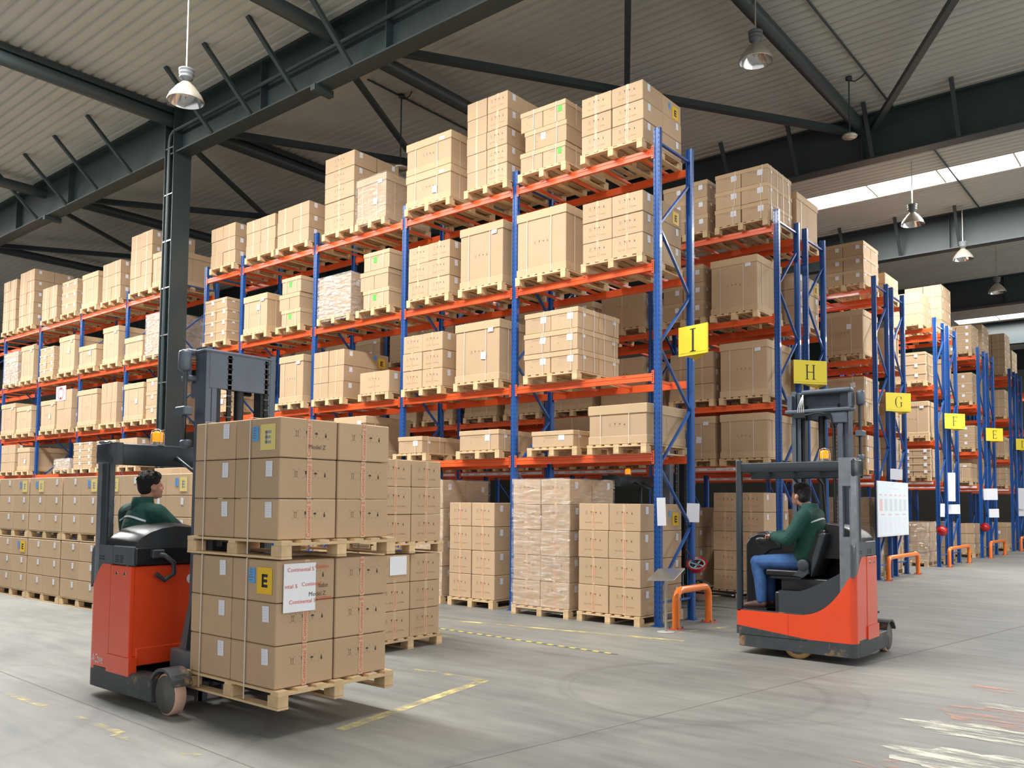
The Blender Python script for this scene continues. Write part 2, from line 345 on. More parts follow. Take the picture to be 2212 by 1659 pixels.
for k, (x, nm) in enumerate([(-3.2, 'leftmost'), (-1.4, 'middle'), (.4, 'rightmost')]):
    mb = MB(); mb.bar((x, 18.1, ZD), (x, 18.75, 10.25), .09, .07, STEEL_G); tag(mb.build('fly_brace'), 'short strut in front of the third girder, %s of three' % nm, 'strut', 'fly braces on the third girder')
# column
t = thing('steel_column', (-12.9, -.8, 0), 'dark grey steel H column standing in front of the rack, carrying the nearest girder', 'column')
mb = MB(); mb.box(-.215, -.19, -.23, .23, 0, 10.25, STEEL_G); mb.box(.19, .215, -.23, .23, 0, 10.25, STEEL_G); mb.box(-.19, .19, -.012, .012, 0, 10.25, STEEL_G)
mb.box(-.215, -.19, -.24, .24, 10.25, ZD-.05, STEEL_G); mb.box(.19, .215, -.24, .24, 10.25, ZD-.05, STEEL_G); mb.build('column_profile', t)
for z in [1.2+1.15*i for i in range(9)]:
    mb = MB(); mb.bar((-.2, -.21, z), (.2, -.21, z), .03, .03, CHROME); mb.build('tie_rung', t)
mb = MB(); mb.tube([(-.07, -.19, 0), (-.07, -.19, 10.55), (-.02, -.19, 10.72), (.12, -.19, 10.8), (11.5, -.19, 10.9)], .045, STEEL_G, 10); mb.build('conduit_pipe', t)
# thin conduits on the ceiling
for x, y0, y1, nm in ((.85, -.6, 9.8, 'feeding the small pendant on the right'), (-8.0, 1, 9.8, 'above the middle of rack I'), (1.0, 10.2, 18.6, 'beyond the second girder')):
    mb = MB(); mb.tube([(x, y0, ZD-.03), (x, y1, ZD-.03)], .022, STEEL_G, 8); tag(mb.build('ceiling_conduit'), 'thin conduit fixed under the roof deck, '+nm, 'conduit')

# ------------------------------------------------------------------ lamps
def lamp_mesh():
    mb = MB(); mb.lathe([(.30, 0), (.305, .01), (.27, .10), (.16, .25), (.085, .32), (.08, .33)], LAMPW, 28); a = mb.mesh('lamp_shade')
    mb = MB(); mb.lathe([(.295, .004), (.262, .10), (.15, .245), (.07, .315)], LAMPI, 28); b = mb.mesh('inner_reflector')
    mb = MB(); mb.lathe([(.0, .32), (.07, .32), (.07, .38), (.11, .40), (.12, .43), (.10, .445), (.125, .47), (.125, .50), (.105, .51), (.13, .53), (.13, .56), (.06, .575), (0, .575)], LAMPB, 24); c = mb.mesh('ballast')
    mb = MB(); mb.lathe([(0, .10), (.04, .11), (.055, .15), (.045, .2), (.03, .28), (0, .3)], mat('lamp_bulb', (230, 230, 226), .1), 16); d = mb.mesh('bulb')
    return a, b, c, d
LMS = lamp_mesh()
for (x, y, z, nm) in ((-6.85, -4.0, 8.62, 'nearest one at upper left'), (.27, 3.1, 9.92, 'above the top right of rack I'), (.30, 13.5, 9.6, 'in front of the bright roof light'), (.60, 18.2, 9.65, 'against the third girder'), (.62, 23.6, 9.65, 'farthest and smallest')):
    t = thing('pendant_lamp', (x, y, z), 'bell shaped hanging lamp with metal reflector, '+nm, 'lamp', 'bell shaped hanging lamps')
    for me in LMS: link(me.name, me, t)
    mb = MB(); mb.tube([(0, 0, .57), (0, 0, ZD-z)], .014, LAMPW, 8); mb.build('hanging_rod', t)
for (x, y, z, nm) in ((.49, 7.64, 10.0, 'right of the thick roof tube'), (-7.96, 2.0, 9.6, 'behind the tall stacks of rack I')):
    t = thing('pendant_disc', (x, y, z), 'small disc shaped fitting on a thin rod, '+nm, 'lamp')
    mb = MB(); mb.lathe([(0, 0), (.15, 0), (.17, .03), (.13, .07), (.03, .09), (0, .1)], LAMPW, 24); mb.build('disc', t)
    mb = MB(); mb.tube([(0, 0, .08), (0, 0, ZD-z)], .016, STEEL_G, 8); mb.build('hanging_rod', t)
    mb = MB(); mb.lathe([(0, ZD-z-.02), (.07, ZD-z-.02), (.07, ZD-z-.08), (0, ZD-z-.1)], STEEL_G, 12); mb.tube([(0, 0, ZD-z-.1), (.12, .03, ZD-z-.14), (.25, .03, ZD-z-.1), (.35, 0, ZD-z-.04)], .015, STEEL_G, 6); mb.build('ceiling_rose', t)

# ------------------------------------------------------------------ racks
LV = {1: 2.547, 2: 3.775, 3: 5.485, 4: 7.285}; HR = 7.66; RD = 1.05
def upright_mesh(h, slots=True):
    mb = MB(); pr = [(-.055, .035), (-.055, -.035), (-.024, -.035), (-.017, -.026), (.017, -.026), (.024, -.035), (.055, -.035), (.055, .035), (.03, .045), (.022, .02), (-.022, .02), (-.03, .045)]
    mb.prism(pr, 'z', 0, h, BLUE)
    if slots:
        z = .12
        while z < h-.03:
            for sx in (-.039, .039):
                mb.quad((sx-.008, -.0358, z), (sx+.008, -.0358, z), (sx+.005, -.0358, z+.036), (sx-.005, -.0358, z+.036), BLUED)
            for sx in (-.0558, .0558): mb.quad((sx, -.006, z), (sx, .006, z), (sx, .004, z+.03), (sx, -.004, z+.03), BLUED)
            z += .075
    return mb.mesh('upright')
UPM = {True: upright_mesh(HR), False: upright_mesh(HR, False)}
mb = MB(); mb.box(-.09, .09, -.08, .08, 0, .008, BLUE); mb.tube([(-.07, -.05, 0), (-.07, -.05, .035)], .01, CHROME, 6); mb.tube([(.07, .05, 0), (.07, .05, .035)], .01, CHROME, 6); FOOT = mb.mesh('foot_plate')
_bm = {}
def beam_mesh(l):
    k = round(l, 2)
    if k not in _bm:
        mb = MB(); pr = [(-.028, -.06), (.028, -.06), (.028, .06), (-.018, .06), (-.018, .035), (-.028, .03), (-.028, .008), (-.022, .003), (-.022, -.003), (-.028, -.008)]
        mb.prism(pr, 'x', -l/2, l/2, ORANGE)
        for x in (-.3, .02, .3): mb.box(x*l-.03, x*l+.03, -.0285, -.024, .045, .061, ORANGE)
        _bm[k] = mb.mesh('beam')
    return _bm[k]
mb = MB(); mb.box(-.022, .022, -.006, 0, -.1, .1, ORANGE); mb.box(-.022, -.018, 0, .06, -.1, .1, ORANGE)
for z in (-.07, -.035, .0, .035, .07): mb.box(-.01, .006, -.008, -.006, z-.01, z+.008, BLUED)
CONN = mb.mesh('beam_connector')
mb = MB(); mb.box(-.02, .02, 0, RD, -.02, .02, ORANGE); SBAR = mb.mesh('support_bar')
def brace_mesh(z0, z1):
    mb = MB(); mb.bar((0, .02, z0), (0, RD-.02, z1), .03, .045, BLUE, (1, 0, 0)); return mb.mesh('brace')
BRM = [brace_mesh(.35, .35), brace_mesh(HR-.22, HR-.22)]
zz = .55; k = 0; BRZ = []
while zz < 7.0:
    BRZ.append(brace_mesh(zz, min(zz+.93, 7.3)) if k % 2 == 0 else brace_mesh(zz+.93, zz)); zz += .93; k += 1
STRIP = {}
def strip_mesh(l):
    k = round(l, 2)
    if k not in STRIP:
        mb = MB(); mb.box(-l/2+.06, l/2-.06, -.031, -.029, -.028, .03, WHITE); x = -l/2+.12
        r = random.Random(3)
        while x < l/2-.35:
            for j in range(9): w = r.choice((.006, .01, .014)); mb.box(x+j*.022, x+j*.022+w, -.0318, -.031, -.015, .018, BARK)
            x += .38
        STRIP[k] = mb.mesh('barcode_strip')
    return STRIP[k]
def rack(label, xs, y0, slots=True, strips=False, sb=4, levels=(1, 2, 3, 4), front=True):
    t = thing('pallet_rack', (xs[0], y0, 0), label, 'rack', 'blue and orange pallet racks')
    for i, x in enumerate(xs):
        dx = x-xs[0]
        u = link('upright', UPM[slots], t, (dx, 0, 0)); link('foot_plate', FOOT, u)
        u2 = link('upright', UPM[slots], t, (dx, RD, 0), PI); link('foot_plate', FOOT, u2)
        for b in BRM+BRZ: link('brace', b, u)
    for i in range(len(xs)-1):
        a, b = sorted((xs[i], xs[i+1])); l = b-a-.11; cx = (a+b)/2-xs[0]
        for lv in levels:
            for yy, rz in ((-.012, 0), (RD+.012, PI)):
                bo = link('beam', beam_mesh(l), t, (cx, yy, LV[lv]), rz)
                link('beam_connector', CONN, bo, (l/2-.01, -.028, 0)); c2 = link('beam_connector', CONN, bo, (-l/2+.01, -.028, 0))
                if strips and lv == 1: link('barcode_strip', strip_mesh(l), bo)
            for s in range(sb):
                link('support_bar', SBAR, t, (a-xs[0]+(b-a)*(s+.5)/sb+random.uniform(-.05, .05), 0, LV[lv]+.03))
    return t
MX = [0, -2.82, -5.62, -8.41, -11.19, -12.78]
rack('blue and orange pallet rack, front row, from the letter I sign to the grey column', MX, 0)
LX = [-14.04, -16.8, -19.62, -22.54, -25.41, -28.3, -31.1]
rack('blue and orange pallet rack continuing the front row left of the grey column', LX, 0, sb=3)
rows = [('H', 4.67, 6.18), ('G', 10.9, 12.4), ('F', 17.0, 18.6), ('E', 23.25, 24.85), ('D', 29.5, 31.1), ('C', 35.8, 37.4)]
for nm, ya, yb in rows:
    n = 7 if nm == 'H' else (3 if nm == 'G' else 2)
    rack('pallet rack under the yellow letter %s sign, row on the near side' % nm if nm != 'C' else 'farthest pallet rack at the right edge, near side row', [-2.82*i for i in range(n)], ya, slots=nm in 'HGF', strips=True, sb=4 if nm == 'H' else 3)
    rack('pallet rack under the yellow letter %s sign, row on the far side' % nm if nm != 'C' else 'farthest pallet rack at the right edge, far side row', [-2.82*i for i in range(2 if nm != 'H' else 5)], yb, slots=nm in 'HGF', strips=True, sb=3)

# ------------------------------------------------------------------ cartons
def symbols(mb, cx, y, cz, s, m=INK):
    def q(x0, z0, x1, z1): mb.quad((x0, y, z0), (x1, y, z0), (x1, y, z1), (x0, y, z1), m)
    sp = s*1.75
    for i in range(4):
        x = cx+(i-1.5)*sp
        for (sx, sz) in ((-1, -1), (1, -1), (-1, 1), (1, 1)):        # corner ticks
            ex, ez = x+sx*s*.5, cz+sz*s*.6
            q(min(ex, ex-sx*s*.15), ez-s*.015, max(ex, ex-sx*s*.15), ez+s*.015); q(ex-s*.015, min(ez, ez-sz*s*.15), ex+s*.015, max(ez, ez-sz*s*.15))
        if i == 0:
            for d in (-.16, .16):
                q(x+d*s-s*.025, cz-s*.4, x+d*s+s*.025, cz+s*.35); mb.add([(x+d*s-s*.08, y, cz+s*.25), (x+d*s+s*.08, y, cz+s*.25), (x+d*s, y, cz+s*.48)], [(0, 1, 2)], m)
            q(x-s*.25, cz-s*.46, x+s*.25, cz-s*.42)
        if i == 1:
            mb.add([(x-s*.16, y, cz+s*.45), (x+s*.16, y, cz+s*.45), (x+s*.12, y, cz+s*.02), (x, y, cz-s*.05), (x-s*.12, y, cz+s*.02)], [(0, 1, 2, 3, 4)], m)
            q(x-s*.02, cz-s*.42, x+s*.02, cz); q(x-s*.12, cz-s*.46, x+s*.12, cz-s*.42)
        if i == 2:
            mb.add([(x+s*.3*math.cos(a*PI/8), y, cz+s*.02+s*.26*math.sin(a*PI/8)) for a in range(9)], [tuple(range(9))], m)
            q(x-s*.02, cz-s*.4, x+s*.02, cz+s*.02); q(x-s*.1, cz-s*.44, x+s*.0, cz-s*.4)
        if i == 3:
            q(x-s*.14, cz-s*.4, x+s*.14, cz+s*.05); mb.add([(x-s*.1, y, cz+s*.1), (x+s*.1, y, cz+s*.1), (x, y, cz+s*.4)], [(0, 1, 2)], m)
_cm = {}
def box_mesh(kind, w, d, h):
    k = (kind, round(w, 2), round(d, 2), round(h, 2))
    if k in _cm: return _cm[k]
    w -= .012; d -= .012; h -= .006; mb = MB(); y = -d/2-.0012
    if kind in ('ctn', 'hero', 'plain'):
        mb.bbox(-w/2, w/2, -d/2, d/2, 0, h, CARD, .007)
        for s in (-1, 1): mb.quad((s*w*.0+-.002, s*(d/2+.001), h*.0+.004), (.002, s*(d/2+.001), .004), (.002, s*(d/2+.001), h-.004), (-.002, s*(d/2+.001), h-.004), FAINT)
        if kind == 'hero': symbols(mb, .02, y, h*.62, .055)
        if kind == 'ctn':
            symbols(mb, .0, y, h*.66, .05); put_text(mb, 'Size: 600 x 410 x 310mm', (0, y, h*.27), (1, 0, 0), (0, 0, 1), .032, FAINT, res=1)
    elif kind == 'lid':
        c = min(.085, h*.28); mb.bbox(-w/2, w/2, -d/2, d/2, 0, h-.01, CARD, .006); mb.bbox(-w/2-.01, w/2+.01, -d/2-.01, d/2+.01, h-c, h, CARD2, .006)
        put_text(mb, 'iiii', (-w*.2, y, h*.35), (1, 0, 0), (0, 0, 1), .03, FAINT, res=1)
        mb.quad((-w*.2, -d/2-.011, h-c-.03), (w*.1, -d/2-.011, h-c-.03), (w*.1, -d/2-.011, h-c-.026), (-w*.2, -d/2-.011, h-c-.026), FAINT)
    elif kind == 'gay':
        c = .15 if h > .5 else .1; mb.bbox(-w/2+.012, w/2-.012, -d/2+.012, d/2-.012, 0, h-.01, CARD, .008)
        mb.bbox(-w/2-.004, w/2+.004, -d/2-.004, d/2+.004, h-c, h, CARD2, .008); mb.bbox(-w/2, w/2, -d/2, d/2, 0, c*.85, CARD2, .006)
        symbols(mb, 0, -d/2+.0105, h*.5, .05); mb.quad((w/2-.011, -.003, c), (w/2-.011, .003, c), (w/2-.011, .003, h-c), (w/2-.011, -.003, h-c), FAINT)
    _cm[k] = mb.mesh('box_'+kind); return _cm[k]
_tp = {}
def tape_mesh(h, hero):
    k = (round(h, 2), hero)
    if k in _tp: return _tp[k]
    mb = MB(); y = -.0022; h -= .006; mb.box(-.024, .024, y, -.0012, 0, h, TAPE); mb.box(-.024, .024, y, .06, h, h+.0012, TAPE)
    y -= .0006
    if hero:
        put_text(mb, 'Continental S' if h > .3 else 'Continental', (.014, y, .01), (0, 0, 1), (-1, 0, 0), .05, RED_INK, center=False, width=h*.92)
    else: put_text(mb, 'Continental', (.012, y, .03), (0, 0, 1), (-1, 0, 0), .042, RED_INK, center=False, res=1, width=h*.62)
    _tp[k] = mb.mesh('packing_tape'); return _tp[k]
def paper_mesh(w, h, m=WHITE, lines=True):
    k = ('p', round(w, 2), round(h, 2), m.name)
    if k in _cm: return _cm[k]
    mb = MB(); mb.box(-w/2, w/2, -.0015, 0, -h/2, h/2, m)
    if lines and m in (WHITE, BLUE_P):
        r = random.Random(int(w*1000)); ink = PALEINK if m == WHITE else FAINT
        for j in range(5):
            z = h*(.36-.17*j); mb.quad((-w*.4, -.002, z), (-w*.4+w*r.uniform(.3, .8), -.002, z), (-w*.1+w*.3, -.002, z+h*.05), (-w*.4, -.002, z+h*.05), ink)
    _cm[k] = mb.mesh('paper_label'); return _cm[k]
def e_sticker_mesh(w=.2, h=.21, faded=False):
    k = ('e', w, faded)
    if k in _cm: return _cm[k]
    ym = mat('faded_yellow_sticker', (226, 208, 128), .5) if faded else YEL_P; im = mat('faded_letter', (150, 156, 158), .6) if faded else BLACK_P
    mb = MB(); mb.box(-w/2, w/2, -.0025, 0, -h/2, h/2, ym); y = -.003; s = h*.5; t = s*.2
    for (x0, z0, x1, z1) in ((-.35, -.5, -.1, .5), (-.35, .28, .4, .5), (-.35, -.11, .35, .11), (-.35, -.5, .4, -.28)): mb.quad((x0*s, y, z0*s), (x1*s, y, z0*s), (x1*s, y, z1*s), (x0*s, y, z1*s), im)
    _cm[k] = mb.mesh('letter_sticker'); return _cm[k]
def strap_mesh(w, d, h, x):     # band over one carton, running around the y direction at local x (front and back, top)
    k = ('s', round(d, 2), round(h, 2))
    if k not in _cm:
        mb = MB(); e = .0025; mb.box(-.006, .006, -d/2-e, -d/2, 0, h+e, STRAP); mb.box(-.006, .006, -d/2-e, d/2+e, h, h+e, STRAP); mb.box(-.006, .006, d/2, d/2+e, 0, h+e, STRAP); _cm[k] = mb.mesh('strap')
    return _cm[k]

SPECS = []
def proj(P):
    d = Vector(P)-CP; z = d.dot(CF)
    return (1106+FOC*d.dot(CR)/z, 829.5+SHY-FOC*d.dot(CU)/z, z)
def spec(pos, w, d, h, kind, label, group, rot=0, tape=False, kids=(), straps=(), cat='cardboard box', fac=1.0):
    z = proj((pos[0], pos[1], pos[2]+h/2))[2]
    SPECS.append(dict(pos=pos, w=w, d=d, h=h, kind=kind, label=label, group=group, rot=rot, tape=tape, kids=list(kids), straps=list(straps), area=w*h/z/z*fac, cat=cat))
ROWN = {1: [''], 2: ['lower', 'upper'], 3: ['bottom', 'middle', 'top'], 4: ['bottom', 'second', 'third', 'top'], 5: ['bottom', 'second', 'middle', 'fourth', 'top'], 6: ['bottom', 'second', 'third', 'fourth', 'fifth', 'top']}
ORD = ['first', 'second', 'third', 'fourth', 'fifth', 'sixth', 'seventh', 'eighth', 'ninth', 'tenth', 'eleventh', 'twelfth']
def kidpaper(face, w, d, u, v, pw=.09, ph=.12, m=WHITE, tilt=0, sticker=None):
    return dict(face=face, u=u, v=v, pw=pw, ph=ph, m=m, tilt=tilt, sticker=sticker)
PAL = []
ESTICK = ('first load from sign I, top tier', 'first load from sign I, third tier', 'floor load beside the orange barrier', 'end load in far row of rack H, third tier', 'fifth load from sign I, second tier')
def load(where, x0, x1, yf, zb, hh, typ, nc, nr, group, depth=1.3, side=True, wraplab=None):
    """a pallet at z=zb with its cartons on top; front face at y=yf"""
    cx = (x0+x1)/2; W_ = x1-x0; R = random.Random(int(abs(x0)*100+zb*10)); PAL.append(((cx, yf+depth/2, zb), max(W_, 1.02) if typ in('ctn','gay','lid','mixlid','ctnwrap','wrapsilver') and W_ > .8 else max(W_, .9), depth, 0, 'wooden pallet under the '+where, group))
    z0 = zb+.15; rows = ROWN[nr] if nr in ROWN else ROWN[6]
    if typ in ('ctn', 'ctnwrap', 'lid', 'wrapsilver', 'ctn1'):
        bk = 'lid' if typ == 'lid' else 'ctn'; bw = W_/nc; bh = hh/nr; nd = 2 if depth > 1.1 else 1; bd = (depth-.06)/nd
        for r in range(nr):
            for c in range(nc):
                for dd in range(nd):
                    if dd == 1 and c < nc-1: continue
                    col = (['left', 'right'][c] if nc == 2 else (['left', 'middle', 'right'][c] if nc == 3 else ''))
                    if dd == 1: col = 'rear '+col
                    nmw = {'ctn': 'taped carton', 'lid': 'lidded carton', 'ctnwrap': 'wrapped carton', 'wrapsilver': 'cloudy wrapped carton', 'ctn1': 'taped carton'}[typ]
                    lab = ('%s, %s %s, %s' % (nmw, rows[r], col, where)).replace('  ', ' ').replace(', ,', ',')
                    kids = []; straps = []
                    if c == nc-1 and dd == 1 and r == nr-1 and where in ESTICK: kids += [dict(face='+x', u=.18, v=-.08, sticker='bright', pw=0, ph=0, m=None, tilt=0), kidpaper('+x', bw, bd, -.12, .12, .07, .1, m=BLUE_P)]
                    elif c == nc-1: kids.append(kidpaper('+x', bw, bd, .25 if dd else -.2, .25, .08, .11, tilt=R.uniform(-.1, .1)))
                    if typ == 'lid' and dd == 0: kids.append(kidpaper('-y', bw, bd, .22, .12, .12, .13, tilt=R.uniform(-.12, .12)))
                    if typ == 'lid': straps = [('y', R.uniform(.2, .3))] if dd == 0 and bh > .3 else []; straps += [('x', -.25), ('x', .25)] if c == nc-1 else []
                    jx = R.uniform(-.006, .006); jy = R.uniform(-.008, .008)
                    spec((x0+bw*(c+.5)+jx, yf+.03+bd*(dd+.5)+jy, z0+bh*r), bw, bd, bh, bk, lab, group, tape=(bk == 'ctn' and dd == 0), kids=kids, straps=straps, fac=1 if dd == 0 else (1.0 if x1 > -3 else .35))
    elif typ in ('gay', 'gaywrap'):
        bh = hh/nr
        for r in range(nr):
            lab = 'large lidded bulk carton%s, %s' % ((', '+['lower', 'upper'][r]) if nr == 2 else '', where)
            kids = [kidpaper('-y', W_, depth, .3, .33, .12, .07 if r == nr-1 else .05)] if R.random() < .8 else []
            if R.random() < .5: kids.append(kidpaper('-y', W_, depth, .15, R.uniform(-.2, .2), .12, .13, tilt=.08))
            spec((cx, yf+depth/2, z0+bh*r), W_, depth-.05, bh, 'gay', lab, group, kids=kids, straps=[('y', -.28), ('y', .2), ('x', -.3)], cat='bulk carton')
    elif typ == 'mixlid':
        bh = hh/nr; D = depth-.06
        for r in range(nr):
            two = (r != 1) if zb > 6.5 else (r == 1)
            if two:
                for c in range(2):
                    ww = W_/2; g = [kidpaper('-y', ww, D, .25, .1, .08, .1, m=GREEN_P)] if (r in (0, 2) and c == 1 and zb > 6.5) else []
                    spec((x0+ww*(c+.5), yf+.03+D/2, z0+bh*r), ww, D, bh, 'lid', 'lidded carton with straps, %s %s, %s' % (rows[r], 'left right'.split()[c], where), group, straps=[('y', .1), ('x', -.25)], kids=g)
            else:
                kids = [kidpaper('-y', W_, D, -.05, .05, .1, .12, m=(GREEN_P if zb < 6.5 and zb > 5 else WHITE), tilt=.05)]
                spec((cx+.06, yf+.03+D/2, z0+bh*r), W_*.92, D, bh, 'lid', 'long lidded carton with straps, %s layer, %s' % (rows[r], where), group, straps=[('y', -.25), ('y', .28), ('x', .2)], kids=kids)
    if typ in ('ctnwrap', 'gaywrap', 'wrapsilver'):
        fm = FILMS if typ == 'wrapsilver' else FILM
        mb = MB(); g = .014; n = 14
        def wob(p): return p+R.uniform(-.006, .012)
        xs = [x0-g, x1+g]; ys = [yf-g+.03, yf+depth+g-.03]; zt = z0+hh+.012
        for (ax, val) in (('y', ys[0]), ('x', xs[1]), ('x', xs[0]), ('y', ys[1])):
            a0, a1 = (xs if ax == 'y' else ys); vs = []; fs = []; nz_ = 16
            for i in range(nz_+1):
                for j in range(n+1):
                    a = a0+(a1-a0)*j/n; z = zb+.06+(zt-zb-.06)*i/nz_; s = -1 if val == min(xs if ax == 'x' else ys) else 1
                    e = 0 if j in (0, n) or i in (0, nz_) else R.uniform(0, .012)
                    vs.append((a, val+s*e, z) if ax == 'y' else (val+s*e, a, z))
            for i in range(nz_):
                for j in range(n): k = i*(n+1)+j; fs.append((k, k+1, k+n+2, k+n+1))
            mb.add(vs, fs, fm)
        o = mb.build('stretch_film'); tag(o, ('cloudy' if fm is FILMS else 'clear')+' glossy stretch film around the '+where, 'plastic film', 'stretch film around loads')

BT = {4: 7.345, 3: 5.545, 2: 3.835, 1: 2.607, 0: 0.0}
FY = {'I': -.2, 'H': 4.5, 'G': 10.7, 'F': 16.8, 'E': 23.1, 'D': 29.4}
TIER = {4: 'top tier', 3: 'third tier', 2: 'second tier', 1: 'first beam level', 0: 'floor'}
TAB = [('I', 4, -1.32, -.16, .94, 'ctn', 2, 3), ('I', 4, -2.6, -1.64, 1.08, 'mixlid', 2, 3), ('I', 4, -3.86, -2.9, 1.62, 'ctn', 2, 5), ('I', 4, -5.46, -4.25, 1.28, 'gay', 1, 2),
 ('I', 4, -6.92, -6.02, .91, 'gaywrap', 1, 1), ('I', 4, -7.96, -7.0, 1.62, 'ctn', 1, 5), ('I', 4, -9.63, -8.48, .88, 'ctn', 2, 3), ('I', 4, -10.85, -9.71, .86, 'ctn', 2, 3), ('I', 4, -12.35, -11.3, .98, 'ctn', 2, 3),
 ('I', 4, -15.2, -14.25, .9, 'gay', 1, 1), ('I', 4, -16.42, -15.24, 1.6, 'ctn', 2, 4), ('I', 4, -18.06, -16.97, 1.09, 'ctn', 2, 3), ('I', 4, -19.35, -18.33, 1.0, 'gay', 1, 1), ('I', 4, -20.7, -19.67, .99, 'lid', 2, 3), ('I', 4, -22.15, -21.08, 1.02, 'ctn', 2, 3), ('I', 4, -23.97, -22.81, 1.82, 'ctn', 2, 5), ('I', 4, -25.32, -24.25, 1.72, 'ctn', 2, 5),
 ('I', 3, -1.3, -.16, .99, 'ctn', 2, 3), ('I', 3, -2.67, -1.61, 1.1, 'gay', 1, 1), ('I', 3, -4.01, -2.97, 1.11, 'gay', 1, 1), ('I', 3, -5.36, -4.25, 1.01, 'ctn', 2, 3), ('I', 3, -6.75, -5.92, 1.14, 'mixlid', 2, 3), ('I', 3, -8.1, -7.04, .86, 'wrapsilver', 1, 1), ('I', 3, -9.49, -8.75, 1.07, 'mixlid', 2, 3), ('I', 3, -10.89, -9.95, .88, 'gay', 1, 1), ('I', 3, -12.54, -11.58, 1.02, 'lid', 2, 4),
 ('I', 3, -15.43, -14.5, 1.07, 'wrapsilver', 1, 2), ('I', 3, -16.6, -15.6, .58, 'gay', 1, 1), ('I', 3, -17.9, -16.97, 1.02, 'gay', 1, 1), ('I', 3, -19.4, -18.29, .65, 'gay', 1, 1), ('I', 3, -20.77, -19.71, 1.09, 'gay', 1, 1), ('I', 3, -22.14, -21.12, .9, 'lid', 2, 4), ('I', 3, -23.63, -22.65, 1.11, 'gay', 1, 1), ('I', 3, -25.0, -23.84, 1.02, 'wrapsilver', 2, 3),
 ('I', 2, -2.48, -1.37, 1.05, 'lid', 2, 3), ('I', 2, -4.1, -3.03, 1.07, 'gay', 1, 1), ('I', 2, -5.47, -4.41, 1.02, 'ctn', 2, 3), ('I', 2, -6.71, -5.84, .43, 'ctn1', 1, 1), ('I', 2, -8.21, -7.22, 1.0, 'ctn', 2, 3), ('I', 2, -9.44, -8.57, 1.03, 'gay', 1, 1), ('I', 2, -12.3, -11.35, .78, 'gay', 1, 2),
 ('I', 2, -15.32, -14.4, 1.06, 'lid', 2, 3), ('I', 2, -16.55, -15.46, 1.01, 'gay', 1, 1), ('I', 2, -17.87, -16.94, 1.14, 'ctn', 3, 2), ('I', 2, -19.36, -18.14, 1.05, 'gay', 1, 1), ('I', 2, -20.78, -19.76, 1.17, 'ctn', 2, 2), ('I', 2, -21.94, -20.9, .92, 'gay', 1, 1), ('I', 2, -23.82, -22.65, .85, 'gay', 1, 1), ('I', 2, -25.1, -23.93, 1.02, 'gay', 1, 1),
 ('I', 1, -1.17, -.09, .62, 'gay', 1, 1), ('I', 1, -2.3, -1.45, .27, 'lid', 1, 1), ('I', 1, -3.97, -3.04, .36, 'lid', 1, 1), ('I', 1, -5.55, -4.9, .32, 'lid', 1, 1), ('I', 1, -7.5, -6.5, .8, 'gay', 1, 1), ('I', 1, -16.7, -15.7, .76, 'ctn', 2, 2), ('I', 1, -18.04, -16.9, .75, 'lid', 2, 3), ('I', 1, -19.51, -18.32, .75, 'lid', 2, 4), ('I', 1, -20.79, -19.72, .3, 'wrapsilver', 1, 1), ('I', 1, -23.61, -22.65, .74, 'gay', 1, 1), ('I', 1, -24.96, -23.8, .87, 'ctn', 2, 3),
 ('H', 4, -1.24, -.12, 1.09, 'lid', 2, 3), ('H', 4, -2.45, -1.41, 1.08, 'lid', 2, 3), ('H', 3, -1.36, -.34, 1.12, 'gay', 1, 1), ('H', 3, -2.45, -1.52, 1.11, 'lid', 2, 3), ('H', 2, -1.17, -.15, 1.1, 'gay', 1, 1), ('H', 2, -2.3, -1.3, .99, 'ctn', 2, 3), ('H', 1, -1.17, -.15, .89, 'gay', 1, 1), ('H', 1, -2.3, -1.27, .88, 'gay', 1, 1), ('H', 0, -1.33, -.25, 1.93, 'ctn', 2, 5), ('H', 0, -2.55, -1.68, 1.63, 'ctn', 2, 4),
 ('G', 4, -1.22, -.19, 1.09, 'lid', 2, 3), ('G', 3, -1.24, -.22, 1.13, 'gay', 1, 1), ('G', 2, -1.2, -.22, 1.12, 'lid', 1, 2), ('G', 1, -1.15, -.2, .87, 'ctn', 2, 3), ('G', 0, -1.2, -.14, 1.9, 'ctnwrap', 2, 3),
 ('F', 4, -1.3, -.34, 1.0, 'ctn', 2, 3), ('F', 3, -1.2, -.24, .92, 'lid', 1, 3), ('F', 2, -1.2, -.17, 1.09, 'gay', 1, 1), ('F', 1, -1.16, -.15, .85, 'lid', 2, 4), ('F', 0, -1.3, -.28, 1.19, 'ctnwrap', 2, 4),
 ('E', 4, -1.2, -.17, 1.01, 'lid', 2, 4), ('E', 3, -1.2, -.19, 1.05, 'lid', 1, 3), ('E', 2, -1.15, -.14, .81, 'lid', 1, 3), ('E', 1, -1.2, -.3, .67, 'gay', 1, 1), ('E', 0, -1.2, -.24, 1.08, 'ctn', 2, 3),
 ('D', 4, -1.1, -.13, 1.7, 'ctn', 2, 5), ('D', 3, -1.1, -.18, 1.1, 'ctn', 2, 3), ('D', 2, -1.1, -.2, .8, 'gay', 1, 1), ('D', 1, -1.1, -.2, .73, 'ctn', 2, 3), ('D', 0, -1.1, -.2, 1.0, 'gay', 1, 1)]
cnt = {}
for (rw, lv, x0, x1, hh, typ, nc, nr) in TAB:
    far = x1 < -14.1; key = (rw, lv, far); cnt[key] = cnt.get(key, 0)+1; o_ = ORD[cnt[key]-1]
    if rw == 'I': where = ('%s load left of column, %s' if far else '%s load from sign I, %s') % (o_, TIER[lv])
    else: where = '%s load in rack %s, %s' % (o_, rw, TIER[lv])
    grp = 'loads on the %s of rack %s%s' % (TIER[lv], rw, ' left of the column' if far else '')
    load(where, x0, x1, FY[rw], BT[lv], hh, typ, nc, nr, grp)
